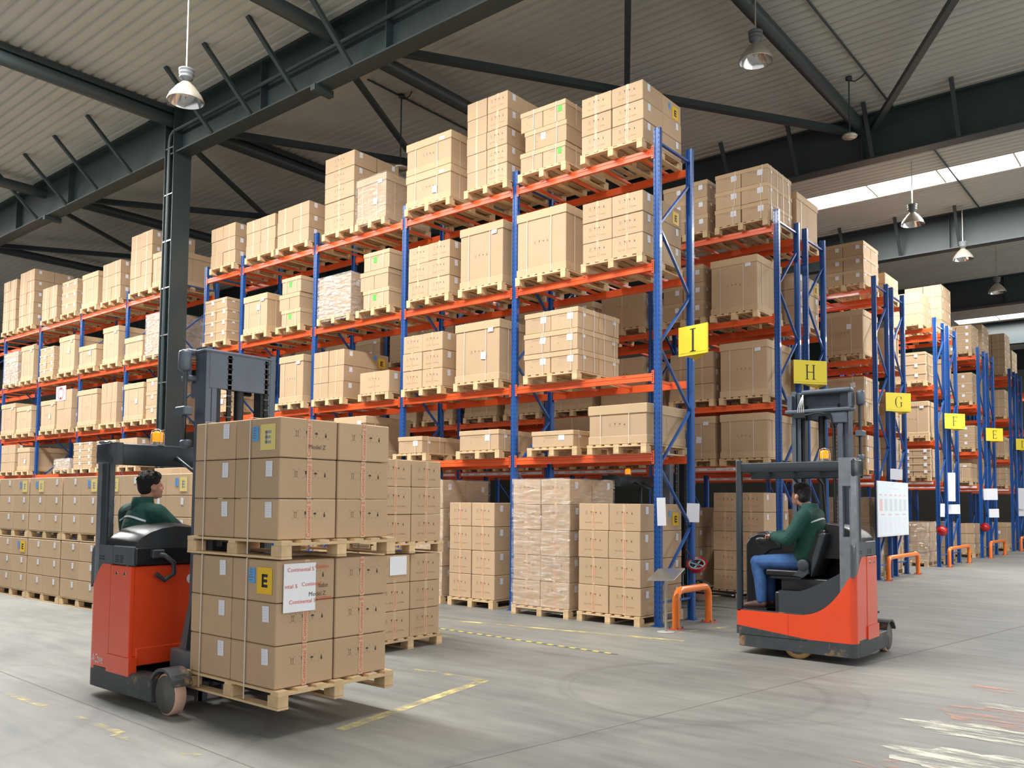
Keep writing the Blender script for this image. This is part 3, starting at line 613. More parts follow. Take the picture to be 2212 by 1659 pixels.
# floor loads under the front rack
for (nm, x0, x1, hh, typ, nr, yf) in (('floor load beside the orange barrier', -1.30, -.16, 1.69, 'ctn', 4, -.28), ('tall film wrapped floor load under rack I', -2.62, -1.45, 2.08, 'ctnwrap', 5, -.3), ('floor load left of the wrapped one', -4.23, -3.15, 1.69, 'ctn', 4, -.15), ('taller wrapped floor load behind the parked stack', -5.42, -4.4, 2.1, 'ctnwrap', 4, -.15)):
    load(nm, x0, x1, yf, 0, hh, typ, 2, nr, 'loads on the floor under rack I', depth=1.35)
# rear rows of the double racks, seen from their ends
for (rw, y, lst) in (('H', 6.05, ((4, .98, 'gay', 1), (3, 1.05, 'ctn', 3), (2, .9, 'gay', 1), (1, .9, 'gay', 1), (0, 1.6, 'ctn', 4))), ('G', 12.3, ((4, .6, 'ctn', 2), (3, .9, 'gay', 1), (2, .9, 'ctn', 3), (1, .9, 'ctn', 3), (0, 1.5, 'ctn', 4))), ('F', 18.5, ((4, 1.55, 'ctn', 4), (3, .9, 'gay', 1), (2, .9, 'ctn', 3), (1, .9, 'ctn', 3), (0, 1.2, 'ctn', 3))),
                     ('E', 24.75, ((4, 1.3, 'ctn', 4), (3, 1.0, 'gay', 1), (1, .9, 'gay', 1), (0, 1.0, 'gay', 1))), ('D', 31.0, ((4, 1.2, 'ctn', 3), (3, 1.0, 'gay', 1), (1, .9, 'gay', 1), (0, 1.0, 'gay', 1)))):
    for (lv, hh, typ, nr) in lst:
        load('end load in far row of rack %s, %s' % (rw, TIER[lv]), -1.24, -.12, y, BT[lv], hh, typ, 2 if typ == 'ctn' else 1, nr, 'end loads of the far rows')
# stock deeper inside rack H, glimpsed between the loads of the front rack
R = random.Random(5)
for b in range(1, 6):
    for lv in (0, 1, 2, 3, 4):
        for s in range(2):
            if lv == 4 and b > 2: continue
            x1 = -2.82*b-.12-s*1.33; hh = R.choice((.75, .9, 1.05)) if lv else 1.2
            load('shaded load in rack H bay %s, %s, %s' % (['two', 'three', 'four', 'five', 'six'][b-1], TIER[lv], ['right half', 'left half'][s]), x1-1.1, x1, 4.5, BT[lv], hh, R.choice(('gay', 'gay', 'ctn')), 1, 1 if lv else 2, 'shaded loads inside rack H')

# hero load on the forks of the left truck, stock rows on the floor (turned: ends look to +x)
def turned(where, x1, y0, zb, nx, ny, nr, bl, bw, bh, kind, group, tier=None, blue=(), skip_hidden=True):
    rows = ROWN[nr]
    for r in range(nr):
        for i in range(nx):
            for j in range(ny):
                if i > 0 and j > 0: continue
                x = x1-bl*(i+.5); y = y0+bw*(j+.5); kids = []
                if j == 0: kids.append(kidpaper('-x', bw, bl, (.28 if kind == 'hero' else .2) , .22, (.07 if kind != 'hero' else .088), (.1 if kind != 'hero' else .125), tilt=random.uniform(-.05, .05)))
                if (r == nr-1) and j == 0 and (i in blue):
                    kids = [kidpaper('-x', bw, bl, -.04, .10, .085, .12, m=BLUE_P), dict(face='-x', u=.24, v=.0, sticker='faded' if tier == 'upper' else 'bright', pw=0, ph=0, m=None, tilt=0)]
                pos = ('near' if i == 0 else 'far') if nx == 2 else ''
                colw = ['left', 'right'][j] if ny == 2 else ''
                lab = '%s%s carton, %s %s' % (('%s ' % rows[r]), ('corner' if i == 0 and j == 0 else ('right end' if i == 0 else 'left side')) if nx == 2 else colw, tier+' pallet,' if tier else '', where)
                jx = random.uniform(-.004, .006) if kind != 'hero' else [0, .006, -.002, .004, 0, .008][(r*2+j) % 6]
                spec((x+jx, y, zb+bh*r), bw, bl, bh, kind, lab.replace('  ', ' '), group, rot=PI/2, tape=(i == 0), kids=kids, fac=1.5)
def pal(c, w, d, rot, lab, group): PAL.append((c, w, d, rot, lab, group))
# hero: pallet box x -.52...86, y -7.37..-6.16
for (tn, zb) in (('lower', .21), ('upper', 1.375)):
    pal((.17, -6.765, zb), 1.2, 1.38, PI/2, '%s wooden pallet of the tall load carried by the left truck' % tn, 'pallets of the carried load')
    turned('tall load carried by left truck', .80, -7.36, zb+.15, 2, 2, 3, .625, .58, .335 if tn == 'lower' else .328, 'hero', 'cartons of the carried load', tn, blue=(0,))
# stack standing behind the carried load
for (tn, zb) in (('lower', 0), ('upper', 1.19)):
    pal((-2.0, -3.84, zb), 1.12, 1.34, PI/2, '%s wooden pallet of the stack behind the carried load' % tn, 'pallets behind the carried load')
    turned('stack behind the carried load', -1.35, -4.38, zb+.145, 2, 2, 3, .65, .535, .345, 'ctn', 'cartons of the stack behind the carried load', tn)
# long row on the left
for p in range(6):
    xr = -4.96-1.41*p; pn = ['rightmost', 'second from right', 'third from right', 'fourth from right', 'fifth from right', 'leftmost'][p]
    for (tn, zb) in (('lower', 0), ('upper', 1.12)):
        pal((xr-.69, -4.22, zb), 1.14, 1.38, PI/2, '%s wooden pallet in the long floor row, %s' % (tn, pn), 'pallets of the long floor row')
        turned('%s in long floor row' % pn, xr, -4.8, zb+.145, 2, 1, 3, .685, .56, .322, 'ctn', 'cartons of the long floor row', tn, blue=((1,) if p % 2 else (0,)) if tn == 'upper' or p in (4, 5) else ())
load('long stack behind the left driver', -9.3, -7.3, -3.1, 1.05, 1.25, 'ctn', 3, 2, 'loads behind the long floor row', depth=1.1)
load('base of the stack behind the left driver', -9.3, -7.3, -3.1, 0, .9, 'ctn', 3, 2, 'loads behind the long floor row', depth=1.1)

SPECS.sort(key=lambda s: -s['area'])
NIND = {'bulk carton': 300, 'cardboard box': 300}; used = {'bulk carton': 0, 'cardboard box': 0}
rest = MB(); seen_lab = {}
def dress(s, o=None, mbr=None):
    w, d, h = s['w'], s['d'], s['h']
    def put(me, M, nm):
        if o is not None: c = link(nm, me, o); c.matrix_local = M; return c
        vs = [M @ v.co for v in me.vertices]; off = {}
        for p in me.polygons: mbr.add([vs[i] for i in p.vertices], [tuple(range(len(p.vertices)))], me.materials[p.material_index])
    def fm(face, u, v, tilt=0, out=0.0):
        if face == '-y': M = Matrix.Translation((u*w, -d/2+.003-out, h*(.5+v)))
        if face == '+x': M = Matrix.Translation((w/2-.003+out, u*d, h*(.5+v))) @ Matrix.Rotation(PI/2, 4, 'Z')
        if face == '-x': M = Matrix.Translation((-w/2+.003-out, -u*d, h*(.5+v))) @ Matrix.Rotation(-PI/2, 4, 'Z')
        return M @ Matrix.Rotation(tilt, 4, 'Y')
    off = .012 if s['kind'] == 'lid' else 0
    if s['tape']: put(tape_mesh(h, s['kind'] == 'hero'), Matrix.Translation((random.uniform(-.01, .01), -d/2+.006, 0)), 'packing_tape')
    for k in s['kids']:
        if k.get('sticker'): c = put(e_sticker_mesh(.2, .21, k['sticker'] == 'faded'), fm(k['face'], k['u'], k['v']), 'letter_sticker')
        else:
            pw = min(k['pw'], w*.5); ph = min(k['ph'], h*.45)
            me = paper_mesh(pw, ph, k['m']); put(me, fm(k['face'], k['u'], k['v'], k['tilt']), 'blue_sticker' if k['m'] is BLUE_P else ('green_sticker' if k['m'] is GREEN_P else 'paper_label'))
    for (ax, u) in s['straps']:
        e = .022 if s['kind'] == 'lid' else .002
        if ax == 'y': put(strap_mesh(0, d+e-.012, h-.004, 0), Matrix.Translation((u*w, 0, 0)), 'strap')
        else: put(strap_mesh(0, w+e-.012, h-.004, 0), Matrix.Translation((0, u*d, 0)) @ Matrix.Rotation(PI/2, 4, 'Z'), 'strap')
for s in SPECS:
    me = box_mesh(s['kind'], s['w'], s['d'], s['h'])
    if used[s['cat']] < NIND[s['cat']]:
        used[s['cat']] += 1
        o = link('bulk_carton' if s['cat'] == 'bulk carton' else 'cardboard_box', me, None, s['pos'], s['rot']); tag(o, s['label'], s['cat'], s['group']); dress(s, o); s['o'] = o
    else:
        rest.X = Matrix.Translation(s['pos']) @ Matrix.Rotation(s['rot'], 4, 'Z')
        w, d, h = s['w']-.014, s['d']-.014, s['h']-.008; rest.box(-w/2, w/2, -d/2, d/2, 0, h, CARD)
        if s['kind'] != 'ctn': rest.box(-w/2-.008, w/2+.008, -d/2-.008, d/2+.008, h*.75, h+.002, CARD2)
        if s['tape']: rest.box(-.02, .02, -d/2-.003, -d/2, 0, h, TAPE)
        for k in s['kids']:
            if k.get('sticker'): dress(dict(s, kids=[k], straps=[], tape=False), None, rest); continue
            if k['m'] and k['face'] == '+x': rest.box(w/2, w/2+.003, k['u']*d-.04, k['u']*d+.04, h*.6, h*.6+.1, k['m'])
            elif k['m'] and k['face'] == '-y': rest.box(k['u']*w-.045, k['u']*w+.045, -d/2-.011, -d/2, h*.45, h*.45+.1, k['m'])
            elif k['m'] and k['face'] == '-x': rest.box(-w/2-.003, -w/2, -k['u']*d-.035, -k['u']*d+.035, h*.6, h*.6+.1, k['m'])
rest.X = Matrix.Identity(4)
if rest.v: tag(rest.build('cardboard_boxes'), 'many small distant brown cartons on the racks far away and deep in shade', 'cardboard boxes', kind='stuff')

# ------------------------------------------------------------------ pallets
_pm = {}
def pallet_parts(w, d):
    k = (round(w, 2), round(d, 2))
    if k not in _pm:
        H = .145; t = .02; A = MB(); n = 7
        bw = .1
        for i in range(n):                       # deck boards run along local y
            x = -w/2+bw/2+(w-bw)*i/(n-1); A.box(x-bw*.5, x+bw*.5, -d/2, d/2, H-t, H, WOOD)
        for y in (-d/2+.05, 0, d/2-.05): A.box(-w/2, w/2, y-.05, y+.05, H-2*t, H-t, WOOD)   # cross boards
        B = MB(); B.bbox(-.05, .05, -.07, .07, .018, H-2*t, WOODE, .004); Sk = MB(); Sk.box(-.05, .05, -d/2, d/2, 0, .018, WOOD)
        full = MB()
        for i in range(n): x = -w/2+bw/2+(w-bw)*i/(n-1); full.box(x-bw*.5, x+bw*.5, -d/2, d/2, H-t, H, WOOD)
        for y in (-d/2+.05, 0, d/2-.05): full.box(-w/2, w/2, y-.05, y+.05, H-2*t, H-t, WOOD)
        for x in (-w/2+.05, 0, w/2-.05):
            full.box(x-.05, x+.05, -d/2, d/2, 0, .018, WOOD)
            for y in (-d/2+.07, 0, d/2-.07): full.box(x-.05, x+.05, y-.07, y+.07, .018, H-2*t, WOODE)
        _pm[k] = (A.mesh('top_deck'), B.mesh('block'), Sk.mesh('skid'), full.mesh('pallet'))
    return _pm[k]
for (c, w, d, rot, lab, grp) in PAL:
    A, B, Sk, full = pallet_parts(w, d); z = proj(c)[2]
    if z < 15:
        t = thing('wooden_pallet', c, lab, 'pallet', grp, rot); link('top_deck', A, t)
        for x in (-w/2+.05, 0, w/2-.05):
            link('skid', Sk, t, (x, 0, 0))
            for y in (-d/2+.07, 0, d/2-.07): link('block', B, t, (x, y, 0))
    else: tag(link('wooden_pallet', full, None, c, rot), lab, 'pallet', grp)

# ------------------------------------------------------------------ reach trucks (local frame: x right, y forward towards the forks, z up)
def blob(mb, c, r, m, n=14, rot=None):
    bm = bmesh.new(); bmesh.ops.create_uvsphere(bm, u_segments=n, v_segments=n//2+2, radius=1); bm.verts.index_update()
    M = Matrix.Translation(c) @ (rot or Matrix.Identity(4)) @ Matrix.Diagonal((r[0], r[1], r[2], 1))
    mb.add([tuple(M @ v.co) for v in bm.verts], [tuple(v.index for v in f.verts) for f in bm.faces], m, True); bm.free()
def arcpts(cx, cy, r, a0, a1, n): return [(cx+r*math.cos(a0+(a1-a0)*i/n), cy+r*math.sin(a0+(a1-a0)*i/n)) for i in range(n+1)]
def wall(mb, path, zb, zt, th, m):
    """vertical sheet along a plan path with its own bottom / top height at each point"""
    n = len(path); P = [Vector((p[0], p[1], 0)) for p in path]; nr = []
    for i in range(n):
        t = (P[min(i+1, n-1)]-P[max(i-1, 0)]).normalized(); nr.append(Vector((-t.y, t.x, 0)))
    vs = []
    for i in range(n):
        for q in (P[i], P[i]+nr[i]*th): vs += [(q.x, q.y, zb[i]), (q.x, q.y, zt[i])]
    fs = []
    for i in range(n-1):
        a = 4*i; b = a+4; fs += [(a, b, b+1, a+1), (a+2, a+3, b+3, b+2), (a+1, b+1, b+3, a+3), (a, a+2, b+2, b)]
    fs += [(0, 1, 3, 2), (4*n-4, 4*n-2, 4*n-1, 4*n-3)]; mb.add(vs, fs, m)
def bev(o, w, n=3):
    m = o.modifiers.new('b', 'BEVEL'); m.width = w; m.segments = n; m.limit_method = 'ANGLE'; m.harden_normals = False; return o
def make_truck(loc, rz, label, lettering=False, dz=0):
    t = thing('reach_truck', loc, label, 'forklift', 'reach trucks', rz)
    R_ = .08
    # worn grey base
    mb = MB(); pl = [(-.72, .80), (-.72, .06)]+[(-.66+.06*math.cos(a), .06+.06*math.sin(a)) for a in (PI, 1.25*PI, 1.5*PI)][1:]+[(.64, 0)]+arcpts(.64, .08, .08, -PI/2, 0, 4)+[(.72, .80)]
    mb.prism([(p[0], p[1]) for p in pl], 'z', .09, .25, TBASE); vs = [(-.726, -.006, .24), (.15, -.006, .24), (.15, -.006, .252), (-.726, -.006, .345)]; mb.prism([(v[0], v[2]) for v in vs], 'y', -.006, .03, TBASE); mb.build('base', t)
    for s in (-1, 1):
        mb = MB(); mb.bbox(s*.63-.085, s*.63+.094, .12, 1.20, .085, .29, TBASE, .012); lg = mb.build('support_leg', t)
        mb = MB(); prof = [(math.cos(a), math.sin(a)) for a in [.35+i*2.35/10 for i in range(11)]]
        vs = []
        for (cy, cz) in prof:
            for xx in (s*.63-.09, s*.63+.09):
                for rr in (.20, .225): vs.append((xx, 1.37-cy*rr, .178+cz*rr))
        fs = []
        for i in range(10):
            a = 4*i; b = a+4; fs += [(a+1, a+3, b+3, b+1), (a, b, b+2, a+2), (a, a+1, b+1, b), (a+2, b+2, b+3, a+3)]
        mb.add(vs, fs+[(0, 2, 3, 1), (40, 41, 43, 42)], TBASE); mb.build('wheel_guard', lg)
        mb = MB(); mb.lathe([(0, -.055), (.12, -.055), (.165, -.05), (.178, -.04), (.178, .04), (.165, .05), (.12, .055), (0, .055)], WHEEL, 28, (s*.63, 1.37, .178), 'x')
        w = mb.build('load_wheel', t); mb = MB(); mb.lathe([(0, s*.062), (.02, s*.062), (.025, s*.058), (.155, s*.058), (.16, s*.05)], WHEELD, 28, (s*.63, 1.37, .178), 'x'); mb.build('wheel_disc', w)
    mb = MB(); mb.lathe([(0, -.06), (.13, -.06), (.175, -.045), (.175, .045), (.13, .06), (0, .06)], TYRE, 28, (.02, .1, .175), 'y'); w = mb.build('drive_wheel', t)
    mb = MB(); mb.lathe([(0, -.07), (.03, -.07), (.12, -.064)], WHEELD, 20, (.02, .1, .175), 'y'); mb.build('wheel_disc', w)
    # red rear shell with the rising curve, wrapping the right corner
    xs = [-.72+.04*i for i in range(35)]; path = []; zt = []
    def curve(x): return .53 if x < 0 else .53+.46*(max(0, x)/.64)**2.6
    for i in range(-18, 17): x = i*.04; path.append((x, 0)); zt.append(curve(x))
    for (x, y) in arcpts(.64, .08, .08, -PI/2, 0, 6)[1:]: path.append((x, y)); zt.append(1.0+ (y/.08)*.05)
    for y in [.08+.04*i for i in range(1, 9)]: path.append((.72, y)); zt.append(min(1.235, 1.05+.19*math.sin(min(1, (y-.08)/.2)*PI/2)))
    mb = MB(); wall(mb, path, [.25]*len(path), zt, .03, TRED); mb.box(-.09, -.075, -.004, 0, .27, .52, TRED)
    sh = mb.build('rear_body_panel', t); tag(sh, 'orange red curved body panel')
    if lettering: mb = MB(); put_text(mb, 'ACtive', (.7225, .085, .31), (0, 1, 0), (0, 0, 1), .12, WHITE, center=False, shear=.25, width=.22); mb.build('lettering', sh)
    mb = MB(); mb.bbox(.685, .725, .41, .79, .34, 1.23, TRED, .006); mb.box(.66, .735, .40, .82, .26, .42, TRED)
    for yy in (.53, .68): mb.lathe([(0, .006), (.014, .006), (.022, .0), (.022, -.01)], CHROME, 12, (.722, yy, 1.16), 'x')
    for yy in (.53, .68): mb.lathe([(0, .008), (.013, .008)], BLACK_P, 12, (.722, yy, 1.16), 'x')
    sp = mb.build('side_door_panel', t)
    mb = MB(); mb.bbox(-.66, .685, .74, .785, .42, 1.23, TRED, .008); mb.bbox(-.66, .66, .75, .80, .34, .5, TRED, .008)
    fp = mb.build('battery_front_panel', t)
    mb = MB(); mb.lathe([(0, 0), (.045, 0), (.05, -.003)], WHITE, 20, (.13, .789, 1.09), 'y'); mb.lathe([(0, .001), (.02, .001)], RED_INK, 16, (.13, .789, 1.09), 'y'); mb.build('oval_badge', fp)
    # grey upper side panel with vents
    mb = MB(); pts = [(.0, 1.0), (.0, 1.30)]+[(.10-.10*math.cos(a), 1.30+.11*math.sin(a)) for a in (PI/6, PI/3, PI/2)]+[(.42, 1.405), (.42, 1.235), (.3, 1.23), (.1, 1.1)]
    mb.prism(pts, 'x', .69, .715, TGREY); mb.bbox(.66, .715, .42, .80, 1.235, 1.41, TGREY, .008); mb.box(.55, .685, .012, .02, .95, 1.38, TGREY)
    gp = mb.build('grey_side_panel', t); mb = MB()
    for (y0, z0) in ((.14, 1.27), (.21, 1.27), (.14, 1.295), (.21, 1.295)): mb.box(.7155, .717, y0, y0+.05, z0, z0+.012, BLACK_P)
    for j in range(4): mb.box(.7155, .717, .47, .53, 1.26+.018*j, 1.27+.018*j, BLACK_P); mb.box(.7155, .717, .56, .62, 1.26+.018*j, 1.27+.018*j, BLACK_P)
    mb.build('vent_slots', gp)
    # black hood over the battery
    mb = MB(); hp = [(.70, 1.41), (.695, 1.46), (.64, 1.52), (.56, 1.57), (.45, 1.61), (.32, 1.63), (.18, 1.62), (.05, 1.58), (-.1, 1.51), (-.3, 1.42), (-.45, 1.41)]
    rings = []
    for (y, sc) in ((.24, .86), (.27, .96), (.36, 1.0), (.60, 1.0), (.74, .97), (.80, .86)):
        rings.append([(p[0]*(1-.02*(1-sc)*5), y, 1.40+(p[1]-1.41)*sc+.0) for p in hp])
    vs = [v for r in rings for v in r]; n = len(hp); fs = [(i*n+k, i*n+k+1, (i+1)*n+k+1, (i+1)*n+k) for i in range(len(rings)-1) for k in range(n-1)]
    mb.add(vs, fs, PLAST, True); mb.add(rings[-1]+[(-.45, .80, 1.25), (.70, .80, 1.25)], [tuple(range(n+2))], PLASTG); mb.add(rings[0]+[(-.45, .24, 1.2), (.70, .24, 1.2)], [tuple(range(n+2))], PLAST)
    mb.box(-.6, .70, .78, .815, 1.24, 1.40, PLAST); mb.box(-.45, .655, .26, .78, 1.23, 1.42, PLAST)
    hd = bev(mb.build('battery_hood', t), .02); mb = MB()
    for j in range(4): mb.bar((.22-.03*j, .817, 1.36-.025*j), (.05-.03*j, .817, 1.36-.025*j), .012, .01, BLACK_P)
    mb.build('hood_vents', hd)
    mb = MB(); mb.tube([(.52, .80, 1.34), (.46, .88, 1.33), (.38, .90, 1.26), (.36, .88, 1.16), (.44, .86, 1.10), (.52, .85, 1.16)], .022, PLASTG, 8); mb.bbox(.44, .56, .79, .86, 1.30, 1.38, PLASTG, .01); mb.build('battery_cable', t)
    # compartment floor, lower tub, step block
    mb = MB(); mb.box(-.68, .66, .03, .74, .45, .50, PLAST); mb.box(-.70, .1, .006, .05, .50, .542, TBASE); mb.box(-.66, .66, .70, .74, .5, 1.24, PLAST); mb.build('cab_floor', t)
    path = [(-.2+.04*i, .035) for i in range(22)]; zt = [.80 if x < .02 else .80+.30*((x-.02)/.6)**1.3 for (x, y) in path]
    mb = MB(); wall(mb, path, [max(.5, curve(x)-.04) for (x, y) in path], [z for z in zt], .05, PLASTG); mb.bbox(-.26, .1, .045, .55, .50, .79, PLAST, .03, 2); mb.bbox(-.2, .5, .10, .62, .79, .96, PLAST, .02, 2); mb.build('seat_tub', t)
    # seat
    mb = MB(); mb.bbox(-.38, .12, .06, .52, .97, 1.05, PLAST, .03, 3); mb.bbox(-.34, .06, .10, .48, .93, .98, PLASTG, .02, 2); st = mb.build('seat', t)
    mb = MB(); pr = [(.08, 1.02), (.16, 1.00), (.24, 1.18), (.34, 1.50), (.33, 1.54), (.27, 1.545), (.20, 1.46), (.13, 1.22)]
    mb.prism(pr, 'y', .09, .49, PLAST); mb.prism([(p[0]+.02, p[1]-.03) for p in pr[1:5]]+[(.29, 1.5), (.2, 1.2)], 'y', .05, .53, PLASTG); bev(mb.build('backrest', st), .025)
    mb = MB(); mb.lathe([(0, -.03), (.06, -.03), (.07, -.02), (.07, .02), (0, .02)], PLASTG, 18, (.10, .05, 1.12), 'y'); mb.prism([(-.02, .99), (.1, .97), (.17, 1.03), (.16, 1.14), (.06, 1.14), (.04, 1.05)], 'y', .03, .06, PLASTG); mb.build('recliner', st)
    # steering console on the left
    mb = MB(); cp = [(-.70, 1.18), (-.70, 1.34), (-.64, 1.43), (-.55, 1.475), (-.45, 1.48), (-.36, 1.43), (-.24, 1.335), (-.24, 1.29), (-.38, 1.27), (-.48, 1.18), (-.52, .9), (-.53, .5), (-.70, .5)]
    mb.prism(cp, 'y', .22, .70, PLAST); cs = bev(mb.build('console', t), .05, 4)
    mb = MB(); blob(mb, (-.50, .46, 1.385), (.20, .26, .115), PLAST, 24); mb.build('dashboard_dome', cs)
    mb = MB(); mb.lathe([(0, .03), (.07, .03), (.085, .02), (.09, .0), (.0, .0)], PLASTG, 20, (0, 0, 0)); sw = mb.build('steering_disc', cs, (-.40, .32, 1.45)); sw.rotation_euler = (0, .45, 0)
    mb = MB(); mb.tube([(-.3, .48, 1.33), (-.29, .48, 1.41)], .012, PLASTG, 8); mb.lathe([(0, 1.45), (.02, 1.44), (.022, 1.42), (0, 1.4)], PLASTG, 10, (-.29, .48, 0)); mb.build('control_lever', cs)
    # overhead guard
    mb = MB(); mb.bbox(-.735, -.66, .0, .07, .50, 2.40, TGUARD, .02, 2); mb.build('guard_post', t)
    # wide rear right post with a long opening
    mb = MB(); mb.X = Matrix.Translation((-.007, .007, 0)); co = arcpts(.645, .08, .08, -PI/2, 0, 6)
    full = [(.55, 0)]+co+[(.725, .15), (.69, .15), (.69, .05), (.55, .05)]
    for (za, zb_) in ((.80, 1.47), (2.06, 2.39)): mb.prism(full, 'z', za, zb_, TMETAL)
    mb.prism([(.55, 0), (.592, 0), (.592, .05), (.55, .05)], 'z', 1.47, 2.06, TMETAL); mb.prism([(.662, .02)]+co[2:]+[(.725, .15), (.69, .15), (.69, .06), (.662, .06)], 'z', 1.47, 2.06, TMETAL)
    mb.bbox(.69, .722, .15, .25, 1.4, 2.39, TGUARD, .01)
    mb.box(.69, .715, .20, .30, 2.25, 2.38, TGREY); mb.build('wide_guard_post', t)
    mb = MB(); mb.bbox(-.68, .60, .01, .07, 2.235, 2.355, TGUARD, .012, 2); mb.bbox(-.68, .64, .34, .40, 2.16, 2.365, TGUARD, .012, 2); mb.bbox(.66, .722, .02, .36, 2.17, 2.375, TGUARD, .02, 2); mb.bbox(-.735, -.67, .03, .40, 2.235, 2.355, TGUARD, .012, 2)
    mb.prism([(.64, .40), (.64, .34), (.67, .30), (.722, .30), (.715, .35), (.69, .39)], 'z', 2.16, 2.37, TGUARD)
    for xx in (-.42, -.1, .22, .45): mb.bbox(xx-.02, xx+.02, .05, .36, 2.24, 2.28, TGUARD, .006)
    rf = mb.build('overhead_guard', t)
    mb = MB(); mb.tube([(-.2, .40, 2.25), (-.2, .74, 2.1), (-.2, .9, 1.2)], .02, TGUARD, 8); mb.tube([(.1, .40, 2.25), (.1, .74, 2.1), (.1, .9, 1.2)], .02, TGUARD, 8); mb.build('guard_stay', rf)
    # amber beacon
    bx, by = (.27, .33)
    mb = MB(); mb.lathe([(0, 2.355), (.075, 2.355), (.075, 2.37), (.055, 2.38), (.053, 2.40), (0, 2.40)], WHEELD, 20, (bx, by, 0)); bc = mb.build('beacon', rf)
    mb = MB(); mb.lathe([(.05, 2.40), (.052, 2.46), (.047, 2.495), (.02, 2.505), (0, 2.506)], BEAC, 20, (bx, by, 0)); mb.build('beacon_lens', bc)
    mb = MB()
    for a in (0, PI/2): mb.tube([(bx+.068*math.cos(a)*c, by+.068*math.sin(a)*c, z) for (c, z) in ((1, 2.37), (1, 2.47), (.8, 2.51), (0, 2.53), (-.8, 2.51), (-1, 2.47), (-1, 2.37))], .004, CHROME, 6)
    mb.build('beacon_cage', bc)
    # mast
    mt = link('mast', None, t, (-.02, 1.08, dz)); mt.empty_display_size = .1
    for s in (-1, 1):
        mb = MB(); x0 = s*.37-.03; mb.prism([(x0, 0), (x0, .18), (x0-s*.055, .18), (x0-s*.055, .16), (x0-s*.018, .16), (x0-s*.018, .02), (x0-s*.055, .02), (x0-s*.055, 0)], 'z', .08, 3.24 if s > 0 else 3.24, TMAST); mb.build('outer_mast_rail', mt)
        mb = MB(); x1 = s*.31-.03; mb.prism([(x1, .03), (x1, .183), (x1-s*.05, .183), (x1-s*.05, .168), (x1-s*.016, .168), (x1-s*.016, .05), (x1-s*.05, .05), (x1-s*.05, .03)], 'z', .1, 3.2, TMAST); mb.build('inner_mast_rail', mt)
        mb = MB(); x1 = s*.255-.03; mb.prism([(x1, .06), (x1, .175), (x1-s*.04, .175), (x1-s*.04, .06)], 'z', .12, 3.05, TMASTD); mb.build('dark_mast_channel', mt)
    mb = MB(); mb.bbox(-.31, .31, .16, .185, 2.86, 3.22, TMAST, .006); mb.bbox(-.36, .36, .03, .19, 3.19, 3.215, TMAST, .008, 2); mb.build('top_crosshead', mt)
    mb = MB(); mb.bbox(-.45, .42, -.12, .02, 2.93, 2.98, TMAST, .012, 2); mb.bbox(-.22, .42, -.14, .0, 3.17, 3.23, TMAST, .02, 2); mb.box(.38, .42, -.12, .0, 2.98, 3.17, TMAST); mb.box(-.42, -.36, -.10, .0, 2.98, 3.17, TMAST); mb.bbox(.13, .33, -.10, .02, 2.78, 2.93, TMAST, .01); mb.bbox(-.32, -.17, -.13, -.08, 2.86, 2.94, TMASTD, .01); mb.build('rear_crosshead', mt)
    mb = MB(); mb.tube([(.25, -.05, .3), (.25, -.05, 2.80)], .038, TMAST, 16); mb.build('lift_cylinder', mt)
    mb = MB(); mb.tube([(-.04, .12, .2), (-.04, .12, 2.9)], .045, TMASTD, 14); mb.build('centre_cylinder', mt)
    for x in (.10, -.30):
        mb = MB(); mb.box(x-.02, x+.02, .165, .185, .3, 3.18, CHAIN)
        z = .35
        while z < 3.15: mb.box(x-.028, x+.028, .18, .19, z, z+.012, WHEELD if int(z*20) % 2 else CHAIN); z += .05
        mb.build('lift_chain', mt)
    mb = MB()
    for k in range(4): mb.tube([(-.27+.025*k, -.12, 2.94), (-.27+.025*k, -.12, 3.0), (-.24+.012*k, -.1, 3.10), (-.22, -.05, 3.2)], .007, CHROME, 6)
    mb.tube([(-.18, -.12, 2.9), (.0, -.16, 2.92), (.15, -.12, 2.90), (.18, -.1, 2.7), (.19, -.1, 1.4)], .012, PLAST, 6); mb.tube([(-.33, .14, .4), (-.33, .14, 3.0)], .012, PLAST, 6); mb.build('hydraulic_hoses', mt)
    mb = MB(); mb.bbox(.43, .52, -.03, .13, 2.60, 2.68, TMAST, .01); mb.bbox(.43, .53, .0, .10, 3.0, 3.2, TMAST, .03, 2); mb.bbox(.43, .50, .02, .14, 2.3, 2.38, TMAST, .02, 2); mb.tube([(.47, .05, 2.38), (.47, .05, 2.62)], .02, PLAST, 8); mb.tube([(.47, .05, 2.66), (.47, .05, 3.05)], .02, PLASTG, 8); mb.build('tilt_bracket', mt)
    mb = MB(); mb.bbox(-.45, .45, -.02, .05, .12, .30, TMAST, .01); mb.bbox(.30, .46, -.10, .24, .24, .50, TGREY, .02, 2); mb.prism([(-.02, .45), (.10, .45), (.20, 1.0), (.16, 1.0)], 'x', .36, .42, TGREY); mb.build('mast_foot', mt)
    mb = MB(); mb.bbox(-.36, .36, .19, .22, .22, .34, TMASTD, .006); mb.bbox(-.36, .36, .19, .22, .52, .62, TMASTD, .006)
    for x in (-.33, -.1, .1, .33): mb.box(x-.02, x+.02, .19, .215, .05, .62, TMAST)
    mb.box(.26, .36, .17, .215, .05, .24, TMAST); cr = mb.build('fork_carriage', mt)
    for x in (-.24, .24):
        mb = MB(); mb.bbox(x-.05, x+.05, .22, .25, .215, .66, TMASTD, .006); mb.prism([(.22, .234), (1.35, .237), (1.37, .24), (1.35, .262), (.25, .270), (.22, .270)], 'x', x-.05, x+.05, TMASTD); mb.build('fork', mt)
    return t
BEAC = mat('amber_beacon_lens', (255, 128, 10), .2, emit=2.6)
